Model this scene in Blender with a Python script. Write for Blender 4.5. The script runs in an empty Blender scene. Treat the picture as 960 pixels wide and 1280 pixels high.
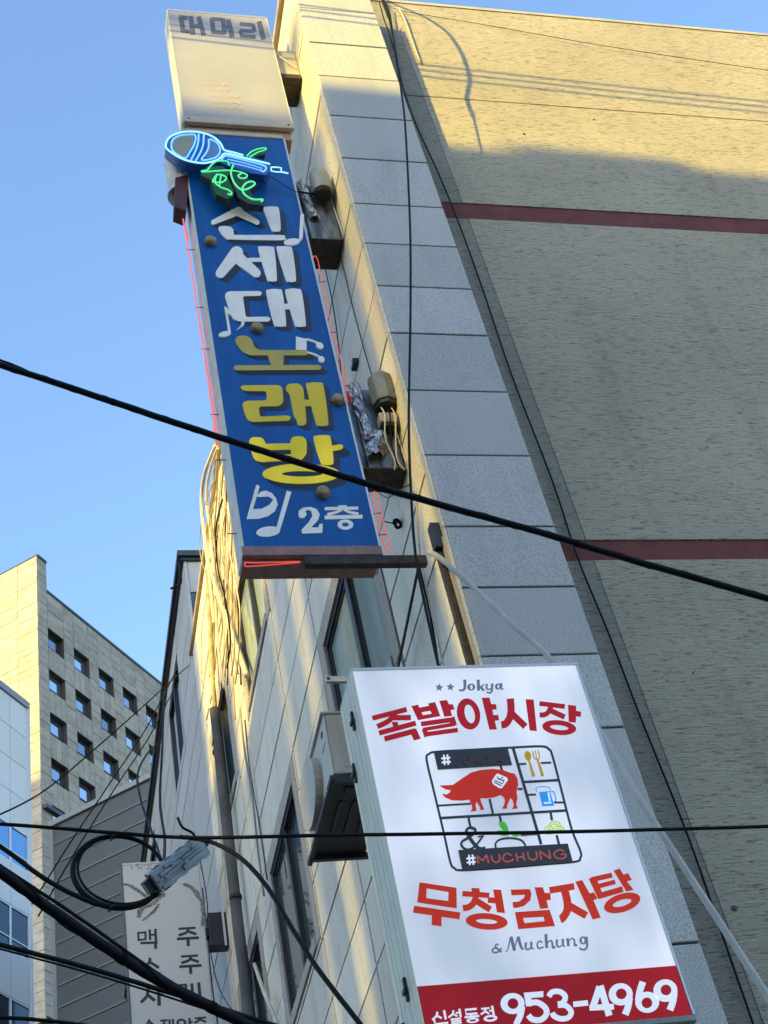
import bpy, bmesh, math, random
from mathutils import Vector, Matrix
random.seed(7)
S = bpy.context.scene
COL = S.collection
# ------------------------------------------------------------------ camera
# street axes: X across the street (to the right), Y along the street, Z up; the camera stands at the origin, eye height 1.6 m
CAM = [[0.9686, -0.1781, -0.1735], [0.0014, 0.7016, -0.7126], [0.2486, 0.6900, 0.6798]]   # right, down, forward
FPX = 1854.23
GZ = -1.6
def setup_camera():
    c = bpy.data.cameras.new('camera'); o = bpy.data.objects.new('camera', c); COL.objects.link(o)
    r, d, f = [Vector(v).normalized() for v in CAM]
    d = f.cross(r).normalized(); r = d.cross(f).normalized()
    o.matrix_world = Matrix(((r.x, -d.x, -f.x, 0), (r.y, -d.y, -f.y, 0), (r.z, -d.z, -f.z, 0), (0, 0, 0, 1)))
    c.sensor_fit = 'VERTICAL'; c.sensor_height = 24; c.lens = FPX / 1280 * 24
    c.clip_start = .05; c.clip_end = 3000
    S.camera = o
setup_camera()
# ------------------------------------------------------------------ sky, sun, exposure
SUN_EL = math.radians(13.1)
SUN_H = Vector((.76, .65, 0)).normalized()
SUN_D = Vector((SUN_H.x * math.cos(SUN_EL), SUN_H.y * math.cos(SUN_EL), -math.sin(SUN_EL)))   # the way the light travels
TANE = math.tan(SUN_EL)
w = bpy.data.worlds.new('World'); S.world = w; w.use_nodes = True
nt = w.node_tree; nt.nodes.clear()
sk = nt.nodes.new('ShaderNodeTexSky'); sk.sky_type = 'NISHITA'; sk.sun_disc = False
sk.sun_elevation = SUN_EL; sk.sun_rotation = math.atan2(-SUN_H.x, -SUN_H.y)
sk.air_density = 1.0; sk.dust_density = 0.9; sk.ozone_density = 2.6
bg = nt.nodes.new('ShaderNodeBackground'); bg.inputs[1].default_value = 0.15
wo = nt.nodes.new('ShaderNodeOutputWorld')
nt.links.new(sk.outputs[0], bg.inputs[0]); nt.links.new(bg.outputs[0], wo.inputs[0])
sl = bpy.data.lights.new('sun', 'SUN'); so = bpy.data.objects.new('sun', sl); COL.objects.link(so)
sl.energy = 2.25; sl.angle = math.radians(.55); sl.color = (1.0, .76, .13)
so.rotation_euler = SUN_D.to_track_quat('-Z', 'Y').to_euler()
S.view_settings.view_transform = 'Standard'; S.view_settings.look = 'None'
S.view_settings.exposure = 2.0; S.view_settings.gamma = 1
S.render.film_transparent = False
S.cycles.max_bounces = 8

# ------------------------------------------------------------------ helpers: points
def ray(px, py):
    a, b = (px - 480) / FPX, (py - 640) / FPX
    r, d, f = CAM
    return Vector([a * r[i] + b * d[i] + f[i] for i in range(3)])
def PY(px, py, y):               # the point of the plane y = const seen at a pixel of the photograph
    v = ray(px, py); return v * (y / v.y)
def PX(px, py, x):
    v = ray(px, py); return v * (x / v.x)
# ------------------------------------------------------------------ helpers: meshes
OFF = {}
class MB:
    def __init__(s): s.v = []; s.f = []; s.sm = []
    def add(s, vs, fs, smooth=False):
        n = len(s.v); s.v += [tuple(v) for v in vs]; s.f += [[i + n for i in f] for f in fs]; s.sm += [smooth] * len(fs); return s
    def box(s, x0, x1, y0, y1, z0, z1):
        return s.add([(x0,y0,z0),(x1,y0,z0),(x1,y1,z0),(x0,y1,z0),(x0,y0,z1),(x1,y0,z1),(x1,y1,z1),(x0,y1,z1)],
                     [(0,3,2,1),(4,5,6,7),(0,1,5,4),(1,2,6,5),(2,3,7,6),(3,0,4,7)])
    def obox(s, o, a, b, c):     # box from a corner and three edge vectors
        o, a, b, c = map(Vector, (o, a, b, c))
        vs = [o, o+a, o+a+b, o+b, o+c, o+a+c, o+a+b+c, o+b+c]
        fs = [(0,3,2,1),(4,5,6,7),(0,1,5,4),(1,2,6,5),(2,3,7,6),(3,0,4,7)]
        if a.cross(b).dot(c) < 0: fs = [f[::-1] for f in fs]
        return s.add(vs, fs)
    def bevbox(s, x0, x1, y0, y1, z0, z1, b):
        bm = bmesh.new(); bmesh.ops.create_cube(bm, size=1)
        for v in bm.verts:
            v.co = Vector((x0 + (v.co.x+.5)*(x1-x0), y0 + (v.co.y+.5)*(y1-y0), z0 + (v.co.z+.5)*(z1-z0)))
        bmesh.ops.bevel(bm, geom=bm.edges[:], offset=b, segments=2, affect='EDGES', profile=.5)
        bm.verts.index_update()
        s.add([v.co[:] for v in bm.verts], [[v.index for v in f.verts] for f in bm.faces]); bm.free(); return s
    def prism(s, pts, ext):      # a polygon in space swept by a vector
        n = len(pts); e = Vector(ext); pts = [Vector(p) for p in pts]
        nrm = Vector((0,0,0))
        for i in range(n): nrm += pts[i].cross(pts[(i+1) % n])
        if nrm.dot(e) > 0: pts = pts[::-1]
        vs = pts + [p + e for p in pts]
        fs = [list(range(n)), list(range(2*n-1, n-1, -1))] + [[i, n+i, n+(i+1) % n, (i+1) % n] for i in range(n)]
        return s.add(vs, fs)
    def ring(s, out, inn, ext):
        n = len(out); e = Vector(ext)
        vs = list(out) + list(inn) + [p+e for p in out] + [p+e for p in inn]; fs = []
        for i in range(n):
            j = (i+1) % n
            fs += [(i,j,n+j,n+i),(2*n+i,3*n+i,3*n+j,2*n+j),(i,2*n+i,2*n+j,j),(n+i,n+j,3*n+j,3*n+i)]
        return s.add(vs, fs)
    def tube(s, pts, r, seg=6, closed=False, cap=True):
        pts = [Vector(p) for p in pts]; n = len(pts)
        rr = r if isinstance(r, (list, tuple)) else [r]*n
        vs = []; fs = []; prev = None
        for i in range(n):
            a = pts[(i-1) % n] if (i or closed) else pts[0]
            b = pts[(i+1) % n] if (i < n-1 or closed) else pts[-1]
            t = (b-a); t = t.normalized() if t.length > 1e-9 else Vector((0,0,1))
            if prev is None:
                u = t.orthogonal().normalized()
            else:
                u = prev - t * prev.dot(t); u = u.normalized() if u.length > 1e-6 else t.orthogonal().normalized()
            prev = u; q = t.cross(u)
            for k in range(seg):
                an = 2*math.pi*k/seg; vs.append(pts[i] + (u*math.cos(an)+q*math.sin(an))*rr[i])
        for i in range(n if closed else n-1):
            for k in range(seg):
                a0 = i*seg+k; a1 = i*seg+(k+1) % seg; j = ((i+1) % n)*seg
                fs.append((a0, a1, j+(k+1) % seg, j+k))
        s.add(vs, fs, True)
        if cap and not closed:
            s.f.append([len(s.v)-len(vs)+k for k in range(seg)][::-1]); s.sm.append(False)
            s.f.append([len(s.v)-seg+k for k in range(seg)]); s.sm.append(False)
        return s
    def lathe(s, c, axis, prof, seg=20):   # prof: (distance along axis, radius)
        c = Vector(c); ax = Vector(axis).normalized(); u = ax.orthogonal().normalized(); q = ax.cross(u); vs = []; fs = []
        for h, r in prof:
            for k in range(seg):
                an = 2*math.pi*k/seg; vs.append(c + ax*h + (u*math.cos(an)+q*math.sin(an))*r)
        for i in range(len(prof)-1):
            for k in range(seg):
                fs.append((i*seg+k, i*seg+(k+1) % seg, (i+1)*seg+(k+1) % seg, (i+1)*seg+k))
        s.add(vs, fs, seg > 10); n = len(s.v)-len(vs)
        s.f.append([n+k for k in range(seg)][::-1]); s.sm.append(False)
        s.f.append([len(s.v)-seg+k for k in range(seg)]); s.sm.append(False); return s
    def build(s, name, mat, parent=None):
        off = OFF.get(parent.name, Vector((0,0,0))) if parent else Vector((0,0,0))
        me = bpy.data.meshes.new(name)
        me.from_pydata([Vector(v) - off for v in s.v], [], s.f)
        me.polygons.foreach_set('use_smooth', s.sm); me.update()
        me.materials.append(mat)
        o = bpy.data.objects.new(name, me); COL.objects.link(o)
        if parent: o.parent = parent; OFF[o.name] = off
        return o
def thing(name, label, cat, loc, group=None):
    o = bpy.data.objects.new(name, None); COL.objects.link(o); o.location = loc; o.empty_display_size = .2
    OFF[o.name] = Vector(loc); o['label'] = label; o['category'] = cat
    if group: o['group'] = group
    return o
def tag(o, label, cat, group=None):
    o['label'] = label; o['category'] = cat
    if group: o['group'] = group
    return o
def kind(o, k): o['kind'] = k; return o
def spline(pts, n=6, closed=False):
    pts = [Vector(p) for p in pts]; out = []; m = len(pts)
    for i in range(m if closed else m-1):
        g = (lambda k: pts[k % m]) if closed else (lambda k: pts[max(0, min(m-1, k))])
        p0, p1, p2, p3 = g(i-1), g(i), g(i+1), g(i+2)
        for k in range(n):
            t = k/n
            out.append(.5*((2*p1)+(p2-p0)*t+(2*p0-5*p1+4*p2-p3)*t*t+(3*p1-p0-3*p2+p3)*t**3))
    if not closed: out.append(pts[-1])
    return out
# ------------------------------------------------------------------ helpers: materials
def M(name, col, rough=.6, metal=0, var=0, nscale=8, bump=0, bscale=60, spec=.5, emit=None, es=0, rnd=0, nstretch=(1,1,1), dark=None, bdist=.01):
    m = bpy.data.materials.new(name); m.use_nodes = True
    n = m.node_tree.nodes; L = m.node_tree.links; b = n['Principled BSDF']
    b.inputs['Base Color'].default_value = (*col, 1); b.inputs['Roughness'].default_value = rough
    b.inputs['Metallic'].default_value = metal; b.inputs['Specular IOR Level'].default_value = spec
    if emit: b.inputs['Emission Color'].default_value = (*emit, 1); b.inputs['Emission Strength'].default_value = es
    tc = n.new('ShaderNodeTexCoord')
    last = None
    if var:
        mp = n.new('ShaderNodeMapping'); mp.inputs['Scale'].default_value = nstretch; L.new(tc.outputs['Object'], mp.inputs[0])
        t = n.new('ShaderNodeTexNoise'); t.inputs['Scale'].default_value = nscale; t.inputs['Detail'].default_value = 7; t.inputs['Roughness'].default_value = .65
        L.new(mp.outputs[0], t.inputs['Vector'])
        cr = n.new('ShaderNodeValToRGB'); cr.color_ramp.elements[0].position = .32; cr.color_ramp.elements[1].position = .68
        dk = dark or tuple(c*(1-var) for c in col)
        cr.color_ramp.elements[0].color = (*dk, 1); cr.color_ramp.elements[1].color = (*[min(1, c*(1+var*.35)) for c in col], 1)
        L.new(t.outputs['Fac'], cr.inputs[0]); last = cr.outputs[0]
    if rnd:
        oi = n.new('ShaderNodeObjectInfo'); mr = n.new('ShaderNodeMapRange')
        mr.inputs['To Min'].default_value = 1-rnd; mr.inputs['To Max'].default_value = 1+rnd*.6
        L.new(oi.outputs['Random'], mr.inputs[0])
        mx = n.new('ShaderNodeMix'); mx.data_type = 'RGBA'; mx.blend_type = 'MULTIPLY'; mx.inputs[0].default_value = 1
        if last: L.new(last, mx.inputs[6])
        else: mx.inputs[6].default_value = (*col, 1)
        L.new(mr.outputs[0], mx.inputs[7]); last = mx.outputs[2]
    if last: L.new(last, b.inputs['Base Color'])
    if bump:
        t2 = n.new('ShaderNodeTexNoise'); t2.inputs['Scale'].default_value = bscale; t2.inputs['Detail'].default_value = 5
        L.new(tc.outputs['Object'], t2.inputs['Vector'])
        bp = n.new('ShaderNodeBump'); bp.inputs['Strength'].default_value = bump; bp.inputs['Distance'].default_value = bdist
        L.new(t2.outputs['Fac'], bp.inputs['Height']); L.new(bp.outputs[0], b.inputs['Normal'])
    m['out'] = 0
    return m
def speckle(name, base, dk, lt, scale=160, rough=.7, rnd=.06, stain=.25, stain_col=(.2,.17,.12), bump=.15):
    """granite: fine grains of two tones over large faint weather stains"""
    m = bpy.data.materials.new(name); m.use_nodes = True
    n = m.node_tree.nodes; L = m.node_tree.links; b = n['Principled BSDF']; b.inputs['Roughness'].default_value = rough
    b.inputs['Specular IOR Level'].default_value = .3
    tc = n.new('ShaderNodeTexCoord')
    t = n.new('ShaderNodeTexNoise'); t.inputs['Scale'].default_value = scale; t.inputs['Detail'].default_value = 2; t.inputs['Roughness'].default_value = .7
    L.new(tc.outputs['Object'], t.inputs['Vector'])
    cr = n.new('ShaderNodeValToRGB'); e = cr.color_ramp.elements
    e[0].position = .36; e[0].color = (*dk, 1); e[1].position = .64; e[1].color = (*lt, 1)
    k = cr.color_ramp.elements.new(.48); k.color = (*base, 1)
    L.new(t.outputs['Fac'], cr.inputs[0])
    mp = n.new('ShaderNodeMapping'); mp.inputs['Scale'].default_value = (1.6, 1.6, .45); L.new(tc.outputs['Object'], mp.inputs[0])
    t3 = n.new('ShaderNodeTexNoise'); t3.inputs['Scale'].default_value = 2.2; t3.inputs['Detail'].default_value = 8; t3.inputs['Roughness'].default_value = .7
    L.new(mp.outputs[0], t3.inputs['Vector'])
    mr = n.new('ShaderNodeMapRange'); mr.inputs['From Min'].default_value = .48; mr.inputs['From Max'].default_value = .8
    mr.inputs['To Max'].default_value = stain; L.new(t3.outputs['Fac'], mr.inputs[0])
    mx = n.new('ShaderNodeMix'); mx.data_type = 'RGBA'; L.new(mr.outputs[0], mx.inputs[0]); L.new(cr.outputs[0], mx.inputs[6]); mx.inputs[7].default_value = (*stain_col, 1)
    oi = n.new('ShaderNodeObjectInfo'); m2 = n.new('ShaderNodeMapRange'); m2.inputs['To Min'].default_value = 1-rnd; m2.inputs['To Max'].default_value = 1+rnd
    L.new(oi.outputs['Random'], m2.inputs[0])
    mu = n.new('ShaderNodeMix'); mu.data_type = 'RGBA'; mu.blend_type = 'MULTIPLY'; mu.inputs[0].default_value = 1
    L.new(mx.outputs[2], mu.inputs[6]); L.new(m2.outputs[0], mu.inputs[7]); L.new(mu.outputs[2], b.inputs['Base Color'])
    bp = n.new('ShaderNodeBump'); bp.inputs['Strength'].default_value = bump; bp.inputs['Distance'].default_value = .004
    L.new(t.outputs['Fac'], bp.inputs['Height']); L.new(bp.outputs[0], b.inputs['Normal'])
    return m
def stucco(name, base, dk):
    """trowelled render dragged sideways: short horizontal gouges"""
    m = bpy.data.materials.new(name); m.use_nodes = True
    n = m.node_tree.nodes; L = m.node_tree.links; b = n['Principled BSDF']; b.inputs['Roughness'].default_value = .9
    b.inputs['Specular IOR Level'].default_value = .15
    tc = n.new('ShaderNodeTexCoord')
    mp = n.new('ShaderNodeMapping'); mp.inputs['Scale'].default_value = (8, 8, 50); L.new(tc.outputs['Object'], mp.inputs[0])
    t = n.new('ShaderNodeTexNoise'); t.inputs['Scale'].default_value = 1.5; t.inputs['Detail'].default_value = 6; t.inputs['Roughness'].default_value = .72; t.inputs['Distortion'].default_value = .6
    L.new(mp.outputs[0], t.inputs['Vector'])
    cr = n.new('ShaderNodeValToRGB'); e = cr.color_ramp.elements
    e[0].position = .37; e[0].color = (*dk, 1); e[1].position = .47; e[1].color = (*base, 1)
    L.new(t.outputs['Fac'], cr.inputs[0])
    t3 = n.new('ShaderNodeTexNoise'); t3.inputs['Scale'].default_value = .9; t3.inputs['Detail'].default_value = 6; L.new(tc.outputs['Object'], t3.inputs['Vector'])
    mr = n.new('ShaderNodeMapRange'); mr.inputs['From Min'].default_value = .3; mr.inputs['From Max'].default_value = .7; mr.inputs['To Min'].default_value = .87; mr.inputs['To Max'].default_value = 1.05
    L.new(t3.outputs['Fac'], mr.inputs[0])
    t4 = n.new('ShaderNodeTexNoise'); t4.inputs['Scale'].default_value = 55; t4.inputs['Detail'].default_value = 3; L.new(tc.outputs['Object'], t4.inputs['Vector'])
    mu = n.new('ShaderNodeMix'); mu.data_type = 'RGBA'; mu.blend_type = 'MULTIPLY'; mu.inputs[0].default_value = 1
    L.new(cr.outputs[0], mu.inputs[6]); L.new(mr.outputs[0], mu.inputs[7])
    mp5 = n.new('ShaderNodeMapping'); mp5.inputs['Scale'].default_value = (2.2, 2.2, .16); L.new(tc.outputs['Object'], mp5.inputs[0])
    t5 = n.new('ShaderNodeTexNoise'); t5.inputs['Scale'].default_value = 1.6; t5.inputs['Detail'].default_value = 7; t5.inputs['Roughness'].default_value = .7; L.new(mp5.outputs[0], t5.inputs['Vector'])
    m5 = n.new('ShaderNodeMapRange'); m5.inputs['From Min'].default_value = .52; m5.inputs['From Max'].default_value = .78; m5.inputs['To Min'].default_value = 1.0; m5.inputs['To Max'].default_value = .80; L.new(t5.outputs['Fac'], m5.inputs[0])
    mu5 = n.new('ShaderNodeMix'); mu5.data_type = 'RGBA'; mu5.blend_type = 'MULTIPLY'; mu5.inputs[0].default_value = 1
    L.new(mu.outputs[2], mu5.inputs[6]); L.new(m5.outputs[0], mu5.inputs[7]); L.new(mu5.outputs[2], b.inputs['Base Color'])
    ad = n.new('ShaderNodeMath'); ad.operation = 'MULTIPLY_ADD'; ad.inputs[1].default_value = .25; L.new(t4.outputs['Fac'], ad.inputs[0])
    cl = n.new('ShaderNodeMapRange'); cl.inputs['From Min'].default_value = .3; cl.inputs['From Max'].default_value = .62; L.new(t.outputs['Fac'], cl.inputs[0]); L.new(cl.outputs[0], ad.inputs[2])
    bp = n.new('ShaderNodeBump'); bp.inputs['Strength'].default_value = .8; bp.inputs['Distance'].default_value = .012
    L.new(ad.outputs[0], bp.inputs['Height']); L.new(bp.outputs[0], b.inputs['Normal'])
    return m
GRANITE = speckle('granite', (.47,.445,.41), (.25,.235,.22), (.61,.58,.54), 130, .65, .10, .34, (.20,.195,.19))
TILE = speckle('pale_stone_tile', (.74,.665,.54), (.57,.505,.40), (.83,.765,.64), 70, .6, .13, .6, (.34,.28,.18))
SURR = speckle('brown_stone_surround', (.42,.36,.30), (.24,.20,.17), (.52,.46,.40), 75, .65, .05, .3, (.2,.15,.1))
NTILE = speckle('grey_stone_tile', (.47,.45,.42), (.36,.34,.31), (.56,.54,.50), 60, .6, .08, .35, (.28,.24,.19))
STUCCO = stucco('trowelled_render', (.53,.46,.345), (.225,.195,.15))
STRIP = stucco('weathered_render', (.37,.34,.275), (.16,.145,.115))  # the same render in a darker tone, for the strip beside the granite
BAND = M('oxide_red_paint', (.15,.032,.023), .8, var=.35, nscale=5, bump=.5, bscale=30, bdist=.01)
BACK = M('joint_mortar', (.05,.045,.04), .95)
BLACK = M('black_metal', (.012,.012,.014), .45)
RUBBER = M('black_cable_sheath', (.006,.006,.007), .6, spec=.18, bump=.2, bscale=40)
FARWIRE = M('dark_wire', (.012,.012,.012), .9, spec=.05)
DKMETAL = M('dark_window_frame', (.02,.022,.024), .35)
ALU = M('aluminium', (.55,.55,.55), .4, .6)
STEEL = M('galvanised_steel', (.25,.275,.295), .5, .6, var=.7, nscale=6, nstretch=(2,2,.6), bump=.15, bscale=20, dark=(.04,.04,.042))
FOIL = M('crumpled_foil', (.42,.43,.44), .3, 1, var=.7, nscale=14, bump=.8, bscale=35, bdist=.02)
RUST = M('rusty_dark_steel', (.06,.047,.038), .75, .2, var=.6, nscale=20, bump=.3, bscale=60)
CREAM = M('cream_sheet_metal', (.68,.64,.52), .5, var=.22, nscale=6, bump=.1, bscale=20)
BROWN = M('brown_frame_paint', (.32,.17,.145), .55, var=.35, nscale=12)
BEIGE = M('beige_frame_paint', (.52,.42,.31), .5, var=.2, nscale=9)
def glass(name, col, rough=.04):
    return M(name, col, rough, 0, spec=.9, bump=.03, bscale=1.2, bdist=.05)
GLASS = glass('window_glass', (.05,.065,.06))
PALEGLASS = M('curtained_glass', (.34,.40,.36), .12, 0, spec=.6, var=.35, nscale=1.3, nstretch=(1,2.5,.5), bump=.03, bscale=1.2, bdist=.05)
BLUEGLASS = M('mirror_glass', (.16,.30,.45), .03, .85)
TOWERGLASS = M('tower_glass', (.50,.57,.64), .06, .92, rnd=.55)
DARKGLASS = M('tinted_glass', (.04,.055,.07), .06, .55)

# ------------------------------------------------------------------ ground
def ground():
    kind(MB().add([(-600,-600,GZ-.008),(600,-600,GZ-.008),(600,900,GZ-.008),(-600,900,GZ-.008)], [(0,1,2,3)]).build('ground', M('packed_ground', (.16,.15,.14), .95, var=.3, nscale=.4)), 'structure')
    kind(MB().add([(-6,-80,GZ),(1.0,-80,GZ),(1.0,120,GZ),(-6,120,GZ)], [(0,1,2,3)]).build('road', M('asphalt', (.05,.05,.052), .9, var=.3, nscale=3, bump=.3, bscale=90)), 'structure')
    kind(MB().box(1.0, 2.9, -30, 60, GZ, GZ+.13).build('pavement', M('concrete_pavement', (.30,.29,.27), .9, var=.2, nscale=2, bump=.2)), 'structure')
ground()

# ------------------------------------------------------------------ the main building
XF = 2.92; YG = 7.0; YS = 7.45
main = thing('commercial_building', 'pale stone faced building with granite corner, its rough beige side wall crossed by red bands', 'building', (XF, YG, GZ))
def main_building():
    # rendered side wall in courses, the red bands lie a little back
    k = YS/7.0
    bands = [(10.49*k, 10.735*k), (6.435*k, 6.63*k)]
    X1 = 13.0
    XS = .561*YS                     # right edge of the darker strip beside the granite
    zs = [GZ, bands[1][0], bands[1][1], bands[0][0], bands[0][1], 12.53*k, 14.41*k]
    for i in range(len(zs)-1):
        isband = i in (1, 3)
        y0 = YS + (.012 if isband else 0) - (.008 if i == 5 else 0)
        MB().box(XS if not isband else 3.3, X1, y0, YS+.3, zs[i], zs[i+1]).build('red_band' if isband else 'rendered_wall', BAND if isband else STUCCO, main)
        if not isband: MB().box(3.3, XS-.003, y0+.004, YS+.3, zs[i], zs[i+1]).build('weathered_strip', STRIP, main)
    top = 14.41*k
    MB().box(3.3, X1+.05, YS-.02, YS+.34, top+.001, top+.05).build('roof_coping', M('cement_coping', (.42,.38,.30), .9, var=.2, nscale=4), main)
    for px, py, r in ((917.6,1135.6,.018), (866,842,.006), (884,560,.006), (742,150,.010), (655,168,.014)):
        c = PY(px, py, YS); MB().lathe((c.x, YS-.004, c.z), (0,-1,0), [(0,r),(.006,r*.9)], 10).build('wall_plug', BLACK, main)
    # granite corner panels
    gz = [GZ, -.3, .5, 1.2, 1.95, 2.7, 3.571, 4.3, 5.035, 5.618, 6.199, 6.759, 7.475, 8.185, 8.865, 9.469, 10.055, 10.639, 11.351, 12.068, 12.792, 13.433, 14.143, 14.85]
    for a, b in zip(gz[:-1], gz[1:]):
        j = random.uniform(-.002, .002)
        MB().bevbox(XF+.012, 3.725, YG+j, YG+.16, a+.0075, b-.0075, .007).build('granite_panel', GRANITE, main)
        MB().bevbox(XF-.006, XF+.010, YG+.004, YG+.06, a+.003, b-.003, .002).build('corner_return', TILE, main)
    MB().box(XF+.037, 3.715, YG+.012, YS+.3, GZ, 14.84).build('backing_wall', BACK, main)
    MB().box(XF+.14, X1, YS+.28, 18.38, GZ, 14.3).build('backing_wall', BACK, main)
    MB().box(XF+.05, XF+.4, YG+.2, 18.37, 14.29, 14.98).build('parapet', TILE, main)
    # facade windows: y0, y1, z0, z1, pane material
    W = [(8.69,10.62,7.0,8.69,PALEGLASS), (12.78,14.5,10.97,12.55,PALEGLASS), (15.95,17.58,10.97,12.58,GLASS),
         (12.84,14.62,6.92,8.68,GLASS), (15.85,17.6,6.9,8.68,GLASS), (8.69,10.62,2.9,4.6,GLASS), (12.84,14.62,2.9,4.6,GLASS), (8.72,10.62,10.97,12.55,GLASS)]
    ye = [7.063, 8.47, 9.66, 10.84, 12.55, 14.80, 15.66, 17.80, 18.38]
    ze = [GZ, -.9, -.3, .3, .9, 1.5, 2.1, 2.7, 3.3, 3.9, 4.31, 4.92, 5.53, 6.135, 6.74, 7.35, 7.95, 8.42, 8.895, 9.5, 10.11, 10.72, 11.32, 11.93, 12.53, 13.14, 13.75, 14.35, 14.96]
    B = .20                       # width of the stone round a window
    holes = [(a-B, b+B, c-B*.6, d+B) for a, b, c, d, m in W]
    for zi in range(len(ze)-1):
        z0, z1 = ze[zi], ze[zi+1]
        # the cells of a row, cut back at the windows
        segs = []
        for yi in range(len(ye)-1):
            y0, y1 = ye[yi], ye[yi+1]
            if yi in (1,) and not any(h[0] < 9.6 and h[2] < z1 and h[3] > z0 for h in holes):
                y1 = ye[yi+2]
            elif yi == 2 and not any(h[0] < 9.6 and h[2] < z1 and h[3] > z0 for h in holes): continue
            segs.append((y0, y1, z0, z1))
        for (a, b, h0, h1) in holes:
            out = []
            for (y0, y1, c, d) in segs:
                if y1 <= a or y0 >= b or d <= h0 or c >= h1: out.append((y0, y1, c, d)); continue
                if y0 < a: out.append((y0, a, c, d))
                if y1 > b: out.append((b, y1, c, d))
                m0, m1 = max(y0, a), min(y1, b)
                if c < h0: out.append((m0, m1, c, h0))
                if d > h1: out.append((m0, m1, h1, d))
            segs = out
        for (y0, y1, c, d) in segs:
            if y1-y0 < .03 or d-c < .03: continue
            j = random.uniform(-.003, .003)
            MB().box(XF+j, XF+.035, y0+.020, y1-.020, c+.012, d-.012).build('stone_tile', TILE, main)
    for (a, b, c, d, gm) in W:
        s = MB()
        s.box(XF-.004, XF+.05, a-B+.004, a, c-B*.6+.004, d+B-.004); s.box(XF-.004, XF+.05, b, b+B-.004, c-B*.6+.004, d+B-.004)
        s.box(XF-.006, XF+.05, a+.002, b-.002, d, d+B-.004); s.box(XF-.02, XF+.05, a+.002, b-.002, c-B*.6+.004, c)
        win = MB(); t = .055
        x0, x1 = XF+.015, XF+.12
        win.box(x0, x1, a+.002, a+t, c, d); win.box(x0, x1, b-t, b-.002, c, d); win.box(x0, x1, a+t, b-t, c+.001, c+t); win.box(x0, x1, a+t, b-t, d-t, d-.001)
        mid = a + (b-a)*.47
        win.box(x0+.01, x1, mid-.05, mid+.05, c+t, d-t)
        wo_ = win.build('window', DKMETAL, main)
        s.build('surround', SURR, wo_)
        for (p, q, xx) in ((a+t, mid-.05, .075), (mid+.05, b-t, .055)):
            fr = MB(); u = .035; X0, X1_ = XF+xx-.02, XF+xx+.02
            fr.box(X0, X1_, p, p+u, c+t, d-t); fr.box(X0, X1_, q-u, q, c+t, d-t); fr.box(X0, X1_, p+u, q-u, c+t, c+t+u); fr.box(X0, X1_, p+u, q-u, d-t-u, d-t)
            fr.build('sash', DKMETAL, wo_)
            MB().box(XF+xx-.003, XF+xx+.005, p+u, q-u, c+t+u, d-t-u).build('pane', gm, wo_)
    # coping rail along the facade top, brown at its far end
    MB().bevbox(XF-.05, XF+.42, YG+.02, 18.5, 14.985, 15.06, .008).build('roof_edge', M('brown_roof_edge', (.50,.40,.25), .6, var=.3, nscale=5), main)
main_building()

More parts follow.
